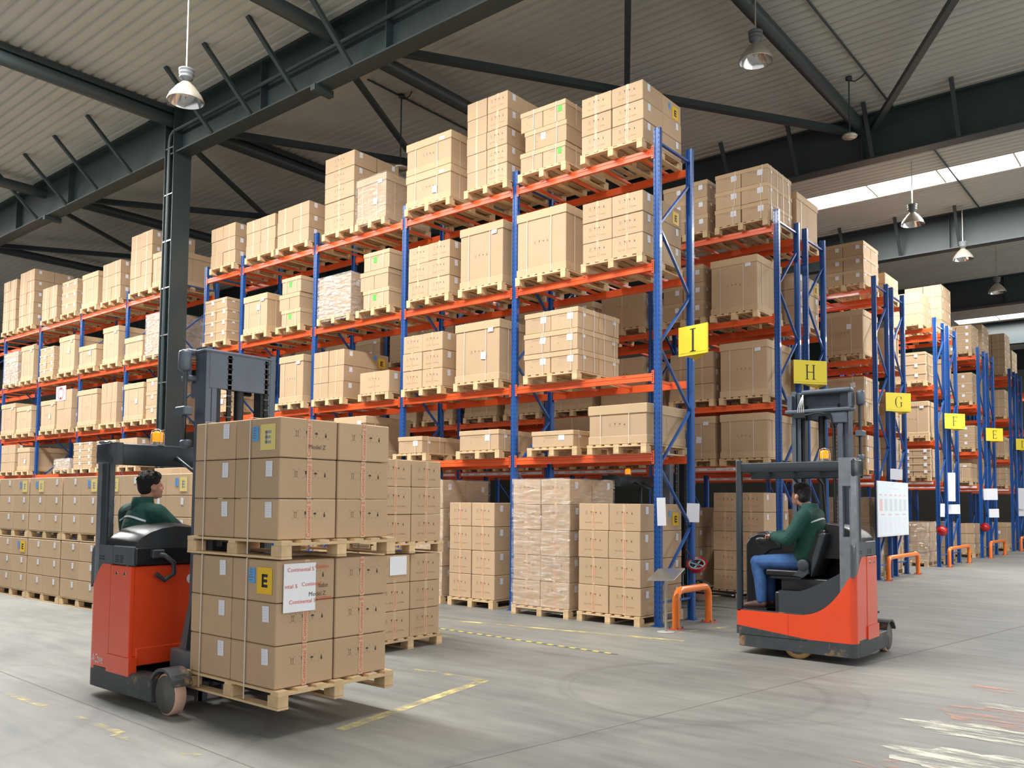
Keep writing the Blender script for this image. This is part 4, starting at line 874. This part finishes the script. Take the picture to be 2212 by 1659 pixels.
T1 = (-1.83, -6.88, 0); T2 = (2.58, -1.31, 0); T3 = (-2.5, 2.92, 0)
make_truck(T2, 0, 'orange red reach truck on the right with a man in jeans at the controls', False, .11)
make_truck(T1, -PI/2, 'red reach truck on the left carrying two stacked pallets of cartons', True)
make_truck(T3, -PI/2, 'third reach truck half hidden in the aisle behind the front rack')

# ------------------------------------------------------------------ people
def remesh(o, vox, smooth=4, fac=.5):
    r = o.modifiers.new('r', 'REMESH'); r.mode = 'VOXEL'; r.voxel_size = vox; r.use_smooth_shade = True
    if smooth: s = o.modifiers.new('s', 'SMOOTH'); s.iterations = smooth; s.factor = fac
def limb(mb, pts, rs, m, n=12):
    P = [Vector(p) for p in pts]; Q = []; RR = []
    for i in range(len(P)-1):
        for k in range(4): f = k/4; Q.append(P[i].lerp(P[i+1], f)); RR.append(rs[i]*(1-f)+rs[i+1]*f)
    Q.append(P[-1]); RR.append(rs[-1]); mb.tube(Q, 0, m, n, True, RR)
    for p, r in zip(P, rs): blob(mb, p, (r*.99,)*3, m, 10)
def person(name_label, org, rz, head, yaw, lean, shL, shR, elL, haL, elR, haR, hip, kneeL, ankL, kneeR, ankR, legs=True):
    """driver sitting sideways; coordinates in the truck frame; faces -x before the head turn"""
    t = thing('person', org, name_label, 'person', rz=rz)
    V = Vector; HM = Matrix.Translation(head) @ Matrix.Rotation(yaw, 4, 'Z') @ Matrix.Rotation(lean, 4, 'Y') @ Matrix.Scale(1.1, 4)   # head frame: faces -x
    def H(p): return HM @ V(p)
    HR_ = HM.to_3x3().normalized().to_4x4() @ Matrix.Scale(1.1, 4)
    mb = MB(); blob(mb, H((.01, 0, .02)), (.098, .078, .105), SKIN, 18, HR_); blob(mb, H((-.035, 0, -.05)), (.062, .058, .07), SKIN, 14, HR_); blob(mb, H((-.065, 0, -.095)), (.03, .03, .02), SKIN, 10, HR_)
    blob(mb, H((-.098, 0, -.02)), (.018, .012, .025), SKIN, 8, HR_); blob(mb, H((-.085, 0, .012)), (.012, .045, .012), SKIN, 8, HR_)
    for s in (-1, 1):
        blob(mb, H((.012, s*.08, -.015)), (.02, .011, .034), SKIN, 10, HR_ @ Matrix.Rotation(.15, 4, 'Y')); blob(mb, H((-.06, s*.04, -.04)), (.025, .02, .025), SKIN, 8, HR_)
    blob(mb, H((-.088, 0, -.062)), (.012, .024, .008), SKIN, 8, HR_)
    nb = (V(shL)+V(shR))/2+V((0, 0, .03)); limb(mb, [H((.03, 0, -.06)), nb+V((0, 0, .06)), nb-V((0, 0, .05))], [.058, .056, .07], SKIN)
    mid = (nb+V(hip))/2
    limb(mb, [nb-V((0, 0, .1)), mid, hip], [.12, .115, .12], SKIN)
    for (a, b, c) in ((shL, elL, haL), (shR, elR, haR)):
        a, b, c = V(a), V(b), V(c); limb(mb, [nb-V((0, 0, .08)), a, b, c], [.06, .05, .04, .028], SKIN)
        d = (c-b).normalized(); up = V((0, 0, 1)); sd = d.cross(up).normalized(); nn = sd.cross(d)
        pc = c+d*.045; blob(mb, pc, (.045, .038, .02), SKIN, 10, Matrix((d, sd, nn)).transposed().to_4x4())
        for i, ln in enumerate((.062, .072, .068, .052)):
            o_ = pc+d*.032+sd*(.027-.018*i); k1 = o_+d*ln*.5-nn*.008; k2 = k1+d*ln*.22-nn*.028; limb(mb, [o_, k1, k2, k2-nn*.014-d*.004], [.0095, .009, .008, .0075], SKIN, 8)
        o_ = pc-d*.01+sd*.036; limb(mb, [o_, o_+sd*.022+d*.018-nn*.008, o_+sd*.022+d*.044-nn*.02], [.011, .0105, .0085], SKIN, 8)
    for (kn, an) in ((kneeL, ankL), (kneeR, ankR)):
        limb(mb, [hip, kn, an], [.07, .05, .035], SKIN); limb(mb, [an, V(an)+V((-.08, 0, -.075))], [.028, .018], SKIN)
    b = mb.build('body', t); remesh(b, .0075, 3)
    # hair: cap of short black hair over back and top
    mb = MB(); blob(mb, H((.022, 0, .045)), (.104, .087, .096), HAIR, 20, HR_); blob(mb, H((.055, 0, -.0)), (.066, .077, .085), HAIR, 16, HR_); blob(mb, H((-.03, 0, .085)), (.068, .066, .05), HAIR, 12, HR_)
    R = random.Random(4)
    for k in range(46):
        a = R.uniform(0, 2*PI); e = R.uniform(.1, 1.2); p = V((.02+.1*math.cos(a)*math.cos(e), .084*math.sin(a)*math.cos(e), .048+.094*math.sin(e)))
        blob(mb, H(p), (.016, .014, .016), HAIR, 6, HR_)
    h = mb.build('hair', t); remesh(h, .007, 2)
    # jacket
    mb = MB(); hipv = V(hip); sl = V(shL); sr = V(shR); axis = (sr-sl).normalized()
    def ell(c, rx, ry, rz_): blob(mb, c, (rx, ry, rz_), JACKET, 18)
    for i in range(20):
        f = i/19; c = hipv.lerp(nb, f)+V((.035*math.sin(f*PI), 0, 0)); rx = .165+.02*math.sin(f*PI)-.04*max(0, f-.7)/.3; ry = .205+.03*f-.03*max(0, f-.85)/.15
        ell(c+V((0, 0, -.01)), rx, ry, .09)
    limb(mb, [sl+V((0, .02, -.01)), nb+V((.02, 0, .02)), sr+V((0, -.02, -.01))], [.098, .098, .098], JACKET)
    for (a, b_, c) in ((shL, elL, haL), (shR, elR, haR)):
        a, b_, c = V(a), V(b_), V(c); limb(mb, [a, a.lerp(b_, .5)+V((.005, 0, -.01)), b_, b_.lerp(c, .55), b_.lerp(c, .93)], [.1, .094, .082, .074, .058], JACKET)
        for k in range(3): q = a.lerp(b_, .45+.2*k); blob(mb, q+V((.02, 0, 0)), (.05, .085-.008*k, .022), JACKET, 10, Matrix.Rotation(.5, 4, 'X'))
    hem = hipv+V((0, 0, -.02)); ell(hem, .165, .195, .10)
    j = mb.build('jacket', t); remesh(j, .0105, 5)
    mb = MB(); cc = nb.lerp(V(head), .35)+V((.03, 0, .0)); mb.lathe([(.12, -.07), (.108, -.02), (.096, .045), (.085, .05), (.08, .0)], JACKET, 20, tuple(cc)); c_ = mb.build('collar', j)
    # reflective piping across the back
    mb = MB(); pth = []; yc = (sl.y+sr.y)/2
    for i in range(17):
        a = (i-8)/8; z = nb.z-.055-.045*a*a; pth += [(nb.x+.35, yc+a*.21, z-.009), (nb.x+.35, yc+a*.21, z+.009)]
    mb.add(pth, [(2*i, 2*i+1, 2*i+3, 2*i+2) for i in range(16)], REFL); pp = mb.build('reflective_piping', j)
    sw = pp.modifiers.new('w', 'SHRINKWRAP'); sw.target = j; sw.wrap_method = 'PROJECT'; sw.use_project_x = True; sw.use_project_y = False; sw.use_project_z = False; sw.use_negative_direction = True; sw.use_positive_direction = False; sw.offset = .004
    # jeans
    mb = MB(); blob(mb, hipv+V((0, 0, -.05)), (.14, .175, .10), JEANS, 16)
    for (kn, an, s) in ((kneeL, ankL, -1), (kneeR, ankR, 1)):
        kn = V(kn); an = V(an); hp = hipv+V((0, s*.085, -.05)); limb(mb, [hp, hp.lerp(kn, .5)+V((0, 0, .0)), kn, kn.lerp(an, .45)+V((.015, 0, 0)), an+V((0, 0, -.005))], [.108, .1, .086, .078, .064], JEANS)
        for k in range(4): q = kn.lerp(an, .75+.08*k); blob(mb, q, (.062, .06, .013), JEANS, 10, Matrix.Rotation(.2*(k % 2), 4, 'Y'))
        for k in range(2): blob(mb, kn+V((.03, 0, -.05-.03*k)), (.06, .068, .012), JEANS, 10, Matrix.Rotation(-.5, 4, 'Y'))
    je = mb.build('jeans', t); remesh(je, .0105, 4)
    for (an, s) in ((ankL, -1), (ankR, 1)):
        an = V(an); mb = MB(); limb(mb, [an+V((.02, 0, -.05)), an+V((-.06, 0, -.06)), an+V((-.15, 0, -.075)), an+V((-.20, 0, -.08))], [.05, .048, .042, .034], SHOE)
        sho = mb.build('shoe', t); remesh(sho, .008, 3); mb = MB(); z = an.z-.125; mb.prism([(an.x+.075, an.y-.036), (an.x-.06, an.y-.046), (an.x-.22, an.y-.038), (an.x-.245, an.y), (an.x-.22, an.y+.038), (an.x-.06, an.y+.046), (an.x+.075, an.y+.036)], 'z', z, z+.03, BLACK_P); mb.build('sole', sho)
    return t
person('person in green jacket and blue jeans driving the right truck, seen from behind', T2, 0, (.0, .25, 1.955), -.37, .2, (.12, .05, 1.70), (.12, .47, 1.70), (-.06, -.02, 1.42), (-.30, .12, 1.45), (-.16, .46, 1.44), (-.34, .36, 1.46), (.06, .27, 1.20), (-.53, .17, 1.12), (-.47, .16, .66), (-.50, .40, 1.14), (-.46, .42, .66))
person('person in green jacket on the left truck, looking away to the right', T1, -PI/2, (.25, .20, 1.97), -.05, .1, (.36, -.02, 1.70), (.30, .42, 1.70), (.34, -.02, 1.46), (.05, .08, 1.40), (.10, .54, 1.50), (-.2, .62, 1.52), (.26, .24, 1.15), (-.35, .17, 1.12), (-.40, .16, .66), (-.33, .40, 1.12), (-.40, .42, .66))

# ------------------------------------------------------------------ aisle signs
SERIF = {'I': [(-.05, -.5, .05, .5), (-.16, .46, .16, .5), (-.16, -.5, .16, -.46)],
 'H': [(-.30, -.5, -.2, .5), (.2, -.5, .3, .5), (-.2, -.025, .2, .025), (-.38, .46, -.12, .5), (-.38, -.5, -.12, -.46), (.12, .46, .38, .5), (.12, -.5, .38, -.46)],
 'F': [(-.22, -.5, -.12, .5), (-.32, .45, .3, .5), (-.12, -.02, .16, .03), (-.32, -.5, 0, -.46), (.26, .3, .3, .5), (.13, -.1, .16, .12)],
 'E': [(-.22, -.5, -.12, .5), (-.32, .45, .3, .5), (-.12, -.02, .16, .03), (-.32, -.5, .32, -.45), (.26, .3, .3, .5), (.13, -.1, .16, .12), (.28, -.5, .32, -.28)],
 'D': [(-.28, -.5, -.18, .5), (-.36, .46, 0, .5), (-.36, -.5, 0, -.46)], 'C': []}
def glyph(mb, ch, O, ux, n, s, m):
    O = Vector(O); ux = Vector(ux); uz = Vector((0, 0, 1)); P = lambda x, z: O+ux*x*s+uz*z*s+Vector(n)*.003
    for (x0, z0, x1, z1) in SERIF.get(ch, []): mb.quad(P(x0, z0), P(x1, z0), P(x1, z1), P(x0, z1), m)
    def arc(cx, r, rz_, a0, a1, w0, w1, N_=18):
        for i in range(N_):
            a = a0+(a1-a0)*i/N_; b = a0+(a1-a0)*(i+1)/N_
            wa = w0+(w1-w0)*abs(math.cos(a)); wb = w0+(w1-w0)*abs(math.cos(b))
            mb.quad(P(cx+(r-wa)*math.cos(a), (rz_-wa*.4)*math.sin(a)), P(cx+r*math.cos(a), rz_*math.sin(a)), P(cx+r*math.cos(b), rz_*math.sin(b)), P(cx+(r-wb)*math.cos(b), (rz_-wb*.4)*math.sin(b)), m)
    if ch in 'GC': arc(.05, .38, .5, PI*.22, PI*1.78, .02, .1)
    if ch == 'G': mb.quad(P(.24, -.42), P(.33, -.36), P(.33, -.02), P(.24, -.02), m); mb.quad(P(.14, -.03), P(.4, -.03), P(.4, .0), P(.14, .0), m)
    if ch in 'GC': mb.quad(P(.27, .24), P(.31, .24), P(.31, .48), P(.27, .42), m)
    if ch == 'D': arc(-.06, .4, .5, -PI/2, PI/2, .02, .1)
def sign(ch, A, B, Cc, z0, z1, gs, nm):
    t = thing('aisle_sign', ((A[0]+B[0])/2, (A[1]+B[1])/2, z0), 'yellow folded aisle sign with letter %s, %s' % (ch, nm), 'sign', 'yellow aisle letter signs'); O = Vector(t.location)
    A = Vector((A[0], A[1], 0)); B = Vector((B[0], B[1], 0)); Cc = Vector((Cc[0], Cc[1], 0)); OO = Vector((O.x, O.y, 0)); A -= OO; B -= OO; Cc -= OO; h = z1-z0
    for (p, q) in ((A, B), (B, Cc)):
        mb = MB(); d = (q-p).normalized(); n = Vector((d.y, -d.x, 0)); th = .012
        vs = [p+n*0, q+n*0, q-n*th, p-n*th]; mb.prism([(v.x, v.y) for v in vs], 'z', 0, h, SIGNY); bd = mb.build('sign_board', t)
        mb = MB(); glyph(mb, ch, (p+q)/2+Vector((0, 0, h/2)), d, n, gs, SIGNI); mb.build('letter', bd)
    mb = MB(); mb.prism([(v.x, v.y) for v in (A, B, Cc)], 'z', .03, .04, SIGNY); mb.box(min(A.x, Cc.x)-.04, min(A.x, Cc.x)+.05, (A.y+Cc.y)/2-.03, (A.y+Cc.y)/2+.03, .05, h-.05, BLUE); mb.build('sign_bracket', t)
sign('I', (.07, .52), (.63, .40), (.10, .98), 4.14, 4.60, .36, 'on the near end of the front rack')
for (ch, y, nm) in (('H', 5.95, 'above the right truck'), ('G', 12.2, 'third from the front'), ('F', 18.45, 'fourth from the front'), ('E', 24.75, 'fifth from the front'), ('D', 31.0, 'cut by the right photo edge'), ):
    sign(ch, (.05, y-.6), (.5, y), (.05, y+.6), 4.28, 4.76, .30, nm)

# ------------------------------------------------------------------ small things at the rack ends
def barrier(x, y0, y1, h, nm):
    t = thing('end_barrier', (x, (y0+y1)/2, 0), 'orange tubular hoop barrier bolted to the floor, %s' % nm, 'barrier', 'orange hoop barriers'); d = (y1-y0)/2
    r = .055; c = .16; pth = [(0, -d, .0), (0, -d, h-c)]+[(0, -d+c-c*math.cos(a), h-c+c*math.sin(a)) for a in (PI/8, PI/4, 3*PI/8, PI/2)]+[(0, d-c+c*math.sin(a), h-c+c*math.cos(a)) for a in (0, PI/8, PI/4, 3*PI/8, PI/2)]+[(0, d, 0)]
    mb = MB(); mb.tube(pth, r, ORANGE_B, 16); mb.build('hoop', t)
    for s in (-1, 1):
        mb = MB(); mb.box(-.1, .1, s*d-.1, s*d+.1, 0, .01, mat('base_plate_paint', (196, 86, 60), .6))
        for (bx, by) in ((-.07, -.07), (.07, -.07), (-.07, .07), (.07, .07)): mb.tube([(bx, s*d+by, .01), (bx, s*d+by, .04)], .011, WHEELD, 6)
        mb.build('base_plate', t)
barrier(.33, -.07, .98, .56, 'at the end of the front rack')
for (y, nm) in ((12.15, 'below the letter G sign'), (18.4, 'below the letter F sign'), (24.6, 'below the letter E sign'), (30.9, 'at the right photo edge')): barrier(.27, y-1.35, y+1.35, .56, nm)
barrier(.27, 4.75, 7.3, .56, 'hidden behind the right truck')
# information stand
t = thing('information_stand', (.36, -.42, 0), 'steel pedestal with a tilted clipboard panel beside the orange barrier', 'stand')
mb = MB(); mb.tube([(0, 0, .01), (0, 0, .80)], .02, CHROME, 12); mb.build('pole', t); mb = MB(); mb.lathe([(0, 0), (.13, 0), (.13, .008), (0, .012)], mat('stand_foot', (170, 168, 160), .5), 20); mb.build('foot', t)
mb = MB(); mb.bbox(-.24, .24, -.16, .16, -.012, .012, CHROME, .006); mb.box(-.2, -.01, -.13, .13, -.0135, -.012, WHITE); mb.box(.01, .2, -.13, .13, -.0135, -.012, WHITE); p = mb.build('tilted_panel', t, (0, .0, .82)); p.rotation_euler = (.5, -.08, -.15)
# helmet hanging at the rack end
def helmet(x, y, z, nm, rot, grp='red safety helmets'):
    t = thing('safety_helmet', (x, y, z), 'red safety helmet hanging upside down, '+nm, 'helmet', grp); t.rotation_euler = rot
    mb = MB(); mb.lathe([(.165, 0), (.158, .008), (.145, .0), (.14, .05), (.115, .11), (.06, .15), (0, .16)], HELM, 24); mb.lathe([(.158, .004), (.138, .004), (.13, .05), (.1, .105), (0, .145)], HELM, 24); mb.build('shell', t)
    mb = MB(); mb.tube([(.125*math.cos(a*PI/8), .115*math.sin(a*PI/8), .012) for a in range(17)], .014, HELMI, 8); mb.bar((-.11, 0, .02), (.11, 0, .02), .03, .004, HELMI); mb.bar((0, -.11, .03), (0, .11, .03), .03, .004, HELMI); mb.build('harness', t)
    mb = MB(); mb.tube([(.12, .05, 0), (.02, .1, -.14), (-.12, .06, -.30)], .006, PLAST, 6); mb.tube([(-.12, .06, -.30), (-.1, -.02, -.15), (-.12, -.05, 0)], .005, PLAST, 6); mb.build('chin_strap', t)
helmet(.13, .98, .90, 'on the near end of the front rack', (PI+.6, .2, 0))
for (y, z, nm) in ((16.9, 1.1, 'on the rack under the letter F'), (23.2, 1.1, 'on the rack under the letter E')): helmet(.12, y, z, nm, (PI/2+.3, 0, 0))
# notice board at rack G
t = thing('notice_board', (.14, 11.7, 1.07), 'large white notice board hung across the ends of racks G', 'notice board')
mb = MB(); mb.bbox(0, .03, -1.36, 1.36, 0, 1.38, mat('board_frame', (214, 222, 224), .5), .008); mb.box(.03, .032, -1.32, 1.32, .04, 1.34, mat('board_face', (214, 226, 234), .5)); mb.build('board_panel', t)
mb = MB()
for y in (-.75, .72): mb.box(-.10, .0, y-.03, y+.03, 1.15, 1.2, BLUE)
mb.build('hanging_bracket', t)
mb = MB(); X_ = .0335
for i in range(6):
    y = -1.1+i*.42
    mb.quad((X_, y-.11, .12), (X_, y+.13, .12), (X_, y+.13, .46), (X_, y-.11, .46), PALEINK); mb.quad((X_, y-.11, .64), (X_, y+.13, .64), (X_, y+.13, .94), (X_, y-.11, .94), mat('board_grey', (196, 200, 206), .7) if i else REDINK)
    mb.quad((X_, y-.1, 1.02), (X_, y+.1, 1.02), (X_, y+.1, 1.06), (X_, y-.1, 1.06), REDINK)
for i in range(4): y = -1.0+i*.62; mb.quad((X_, y-.1, .53), (X_, y+.2, .53), (X_, y+.2, .57), (X_, y-.1, .57), REDINK)
mb.quad((X_, -.6, 1.2), (X_, .7, 1.2), (X_, .7, 1.25), (X_, -.6, 1.25), PALEINK); mb.build('printed_tables', t)
def sheet(x, y, z, w, h, nm, rz=PI/4, m=WHITE, yaw=None):
    mb = MB(); mb.box(-w/2, w/2, -.003, 0, -h/2, h/2, m); o = mb.build('paper_sheet', None, (x, y, z), rz); o.rotation_euler = (0, random.uniform(-.05, .05), rz); tag(o, 'white paper sheet taped to a blue upright, '+nm, 'paper', 'paper sheets on rack ends')
sheet(.07, -.03, 1.72, .13, .42, 'tall one on the front corner', .5); sheet(.07, .98, 1.70, .20, .30, 'beside the hanging helmet', .6)
for (y, z, w, h, nm) in ((11.95, 2.66, .2, .28, 'left one above the notice board'), (12.35, 2.66, .22, .28, 'right one above the notice board'), (17.0, 1.72, .14, .4, 'left upright under the letter F'), (18.2, 2.45, .26, .9, 'long poster under the letter F'), (18.45, 1.75, .42, .3, 'below the long poster'), (24.3, 2.3, .55, .42, 'square one under the letter E'), (24.6, 1.6, .5, .32, 'lower one under the letter E'), (30.8, 2.2, .35, .9, 'long poster at the right edge'), (31.0, 1.6, .5, .3, 'lower one at the right edge')):
    sheet(.12, y, z, w, h, nm, .75)
# clearance sign on a far left load
t = thing('clearance_sign', (-20.5, -.168, 5.05), 'square white sign with red ring on a load left of the column', 'sign')
mb = MB(); mb.box(-.33, .33, -.01, 0, -.22, .22, WHITE); mb.build('sign_board', t); mb = MB()
for i in range(32):
    a, b = 2*PI*i/32, 2*PI*(i+1)/32; mb.quad((.2*math.cos(a), -.012, .19*math.sin(a)), (.2*math.cos(b), -.012, .19*math.sin(b)), (.165*math.cos(b), -.012, .155*math.sin(b)), (.165*math.cos(a), -.012, .155*math.sin(a)), RED_INK)
mb.add([(-.06, -.012, .15), (.06, -.012, .15), (0, -.012, .09)], [(0, 1, 2)], BLACK_P); mb.add([(-.06, -.012, -.15), (.06, -.012, -.15), (0, -.012, -.09)], [(0, 1, 2)], BLACK_P); put_text(mb, '3.', (-.09, -.012, -.05), (1, 0, 0), (0, 0, 1), .14, BLACK_P); mb.build('red_ring', t)
# extras on the carried load: straps around each tier, document sheet with tape prints
for (tn, z0, z1) in (('lower', .36, 1.365), ('upper', 1.52, 2.512)):
    for k, x in enumerate((-.27, .40)):
        mb = MB(); e = .006; y0, y1 = -7.36-e, -6.20+e
        mb.box(x-.007, x+.007, y0-.002, y0, z0-.12, z1+.004, STRAP); mb.box(x-.007, x+.007, y0, y1, z1+.002, z1+.005, STRAP); mb.box(x-.007, x+.007, y1, y1+.002, z0-.12, z1+.004, STRAP)
        tag(mb.build('load_strap'), 'pale plastic strap around the %s pallet of the carried load, %s one' % (tn, ['left', 'right'][k]), 'strap', 'straps around the carried load')
mb = MB(); mb.box(.806, .810, -7.30, -6.99, .95, 1.335, mat('document_pocket', (238, 240, 246), .25)); ds = mb.build('document_pocket'); tag(ds, 'white document pocket taped to the lower pallet load of the left truck', 'document')
mb = MB()
for (y, z, s_, w) in ((-7.27, 1.27, 'Continental S', .26), (-7.0, 1.285, 'Contine', .14), (-7.29, 1.14, 'ntal S', .12), (-7.13, 1.15, 'Continent', .2), (-7.25, 1.015, 'Continental S', .26), (-6.98, 1.03, 'Continent', .16)): put_text(mb, s_, (.812, y, z), (0, 1, 0), (0, 0, 1), .045, RED_INK, center=False, width=w)
put_text(mb, 'tube', (.812, -6.965, 1.13), (0, 1, 0), (0, 0, 1), .055, INK, center=False); put_text(mb, 'Model Z', (.812, -7.06, 1.065), (0, 1, 0), (0, 0, 1), .05, INK, center=False)
mb.build('tape_prints', ds)
mb = MB(); put_text(mb, 'Model Z', (0, -.001, 0), (1, 0, 0), (0, 0, 1), .05, INK); o = mb.build('printed_mark'); o.location = (.806, -7.0, 2.26); o.rotation_euler = (0, 0, PI/2); tag(o, 'printed words low on the top near carton of the carried load', 'print')
# second document on the stack behind
mb = MB(); mb.box(-1.348, -1.344, -4.2, -3.92, .93, 1.16, mat('document_pocket', (238, 240, 246), .25)); d2 = mb.build('document_pocket'); tag(d2, 'white document pocket on the stack behind the carried load', 'document')

# ------------------------------------------------------------------ floor markings
def decal(name, pts, m, label, z=.003):
    mb = MB(); mb.add([(p[0], p[1], z) for p in pts], [tuple(range(len(pts)))], m); tag(mb.build(name), label, 'floor marking', 'worn markings on the concrete')
def strip(p, q, w):
    p = Vector((p[0], p[1])); q = Vector((q[0], q[1])); d = (q-p).normalized(); n = Vector((-d.y, d.x))*w/2; return [(p+n), (q+n), (q-n), (p-n)]
decal('floor_line', strip((-4.6, -1.95), (.95, -.98), .11), WORNY, 'long worn yellow line in front of the rack floor loads')
decal('floor_line', strip((-.2, -8.12), (.8, -8.0), .08), WORNY2, 'faint yellow line at the bottom left near the truck wheel', .0032)
decal('floor_line', strip((-2.6, -8.1), (-.2, -8.06), .08), WORNY2, 'faint yellow line beside the left truck')
decal('floor_line', strip((.62, -4.66), (1.02, -6.9), .11), WORNY, 'worn yellow line beyond the carried load, running to the viewer')
decal('floor_line', strip((-.35, -4.70), (.64, -4.70), .11), WORNY2, 'short worn yellow line forming a corner behind the carried load')
decal('floor_line', strip((.55, -.35), (.85, 1.0), .12), WORNY2, 'yellow line stub beside the first orange barrier')
decal('floor_line', strip((-2.9, -2.95), (-1.2, -2.75), .05), WORNY2, 'thin faint yellow line behind the carried load')
for y in (11.6, 17.9, 24.2): decal('floor_line', strip((.6, y-.9), (.62, y+1.5), .12), WORNY2, 'yellow line stub beside the barrier %s' % {11.6: 'under the letter G', 17.9: 'under the letter F', 24.2: 'under the letter E'}[y])
mb = MB(); x = -2.6; i = 0
while x < .8: y = -2.35-(x+2.6)*.03; mb.box(x, x+.09, y-.022, y+.022, .002, .004, YELT if i % 2 == 0 else GRYT); x += .09; i += 1
tag(mb.build('hazard_tape'), 'thin yellow and black dashed tape stuck on the concrete', 'floor tape')
R = random.Random(9)
def patch(cx, cy, rx, ry, ang, m, lab, z):
    pts = []
    for i in range(28):
        a = 2*PI*i/28; r = 1+R.uniform(-.18, .18); x, y = rx*r*math.cos(a), ry*r*math.sin(a); pts.append((cx+x*math.cos(ang)-y*math.sin(ang), cy+x*math.sin(ang)+y*math.cos(ang)))
    decal('floor_patch', pts, m, lab, z)
patch(5.05, -2.9, .55, .42, -.1, WORNP, 'worn pink paint patch at the lower right of the photo', .003); patch(5.0, -3.55, .6, .28, -.1, WORNW, 'worn white paint patch below the first pink one', .0035)
patch(5.2, -4.55, .62, .38, -.1, WORNW, 'larger worn white paint patch near the bottom right corner', .003); patch(4.95, -5.0, .5, .25, -.1, WORNP, 'worn pink paint patch near the bottom right corner', .0035)
patch(4.72, -1.62, .25, .14, -.1, WORNP, 'small worn pink patch farther right', .003); patch(5.15, -2.45, .5, .12, -.2, WORNW, 'narrow white paint smear above the pink patch', .0032)
for (p, q, nm) in (((1.9, -9.6), (6.2, 16), 'running from the bottom centre up to the right'), ((-20, -7.2), (1.6, -7.9), 'near the left truck')):
    mb = MB(); mb.add([tuple(v)+(.0015,) for v in [(a[0], a[1]) for a in strip(p, q, .012)]], [(0, 1, 2, 3)], mat('floor_joint', (112, 110, 102), .9)); tag(mb.build('floor_joint'), 'thin saw cut joint in the concrete, '+nm, 'floor joint')
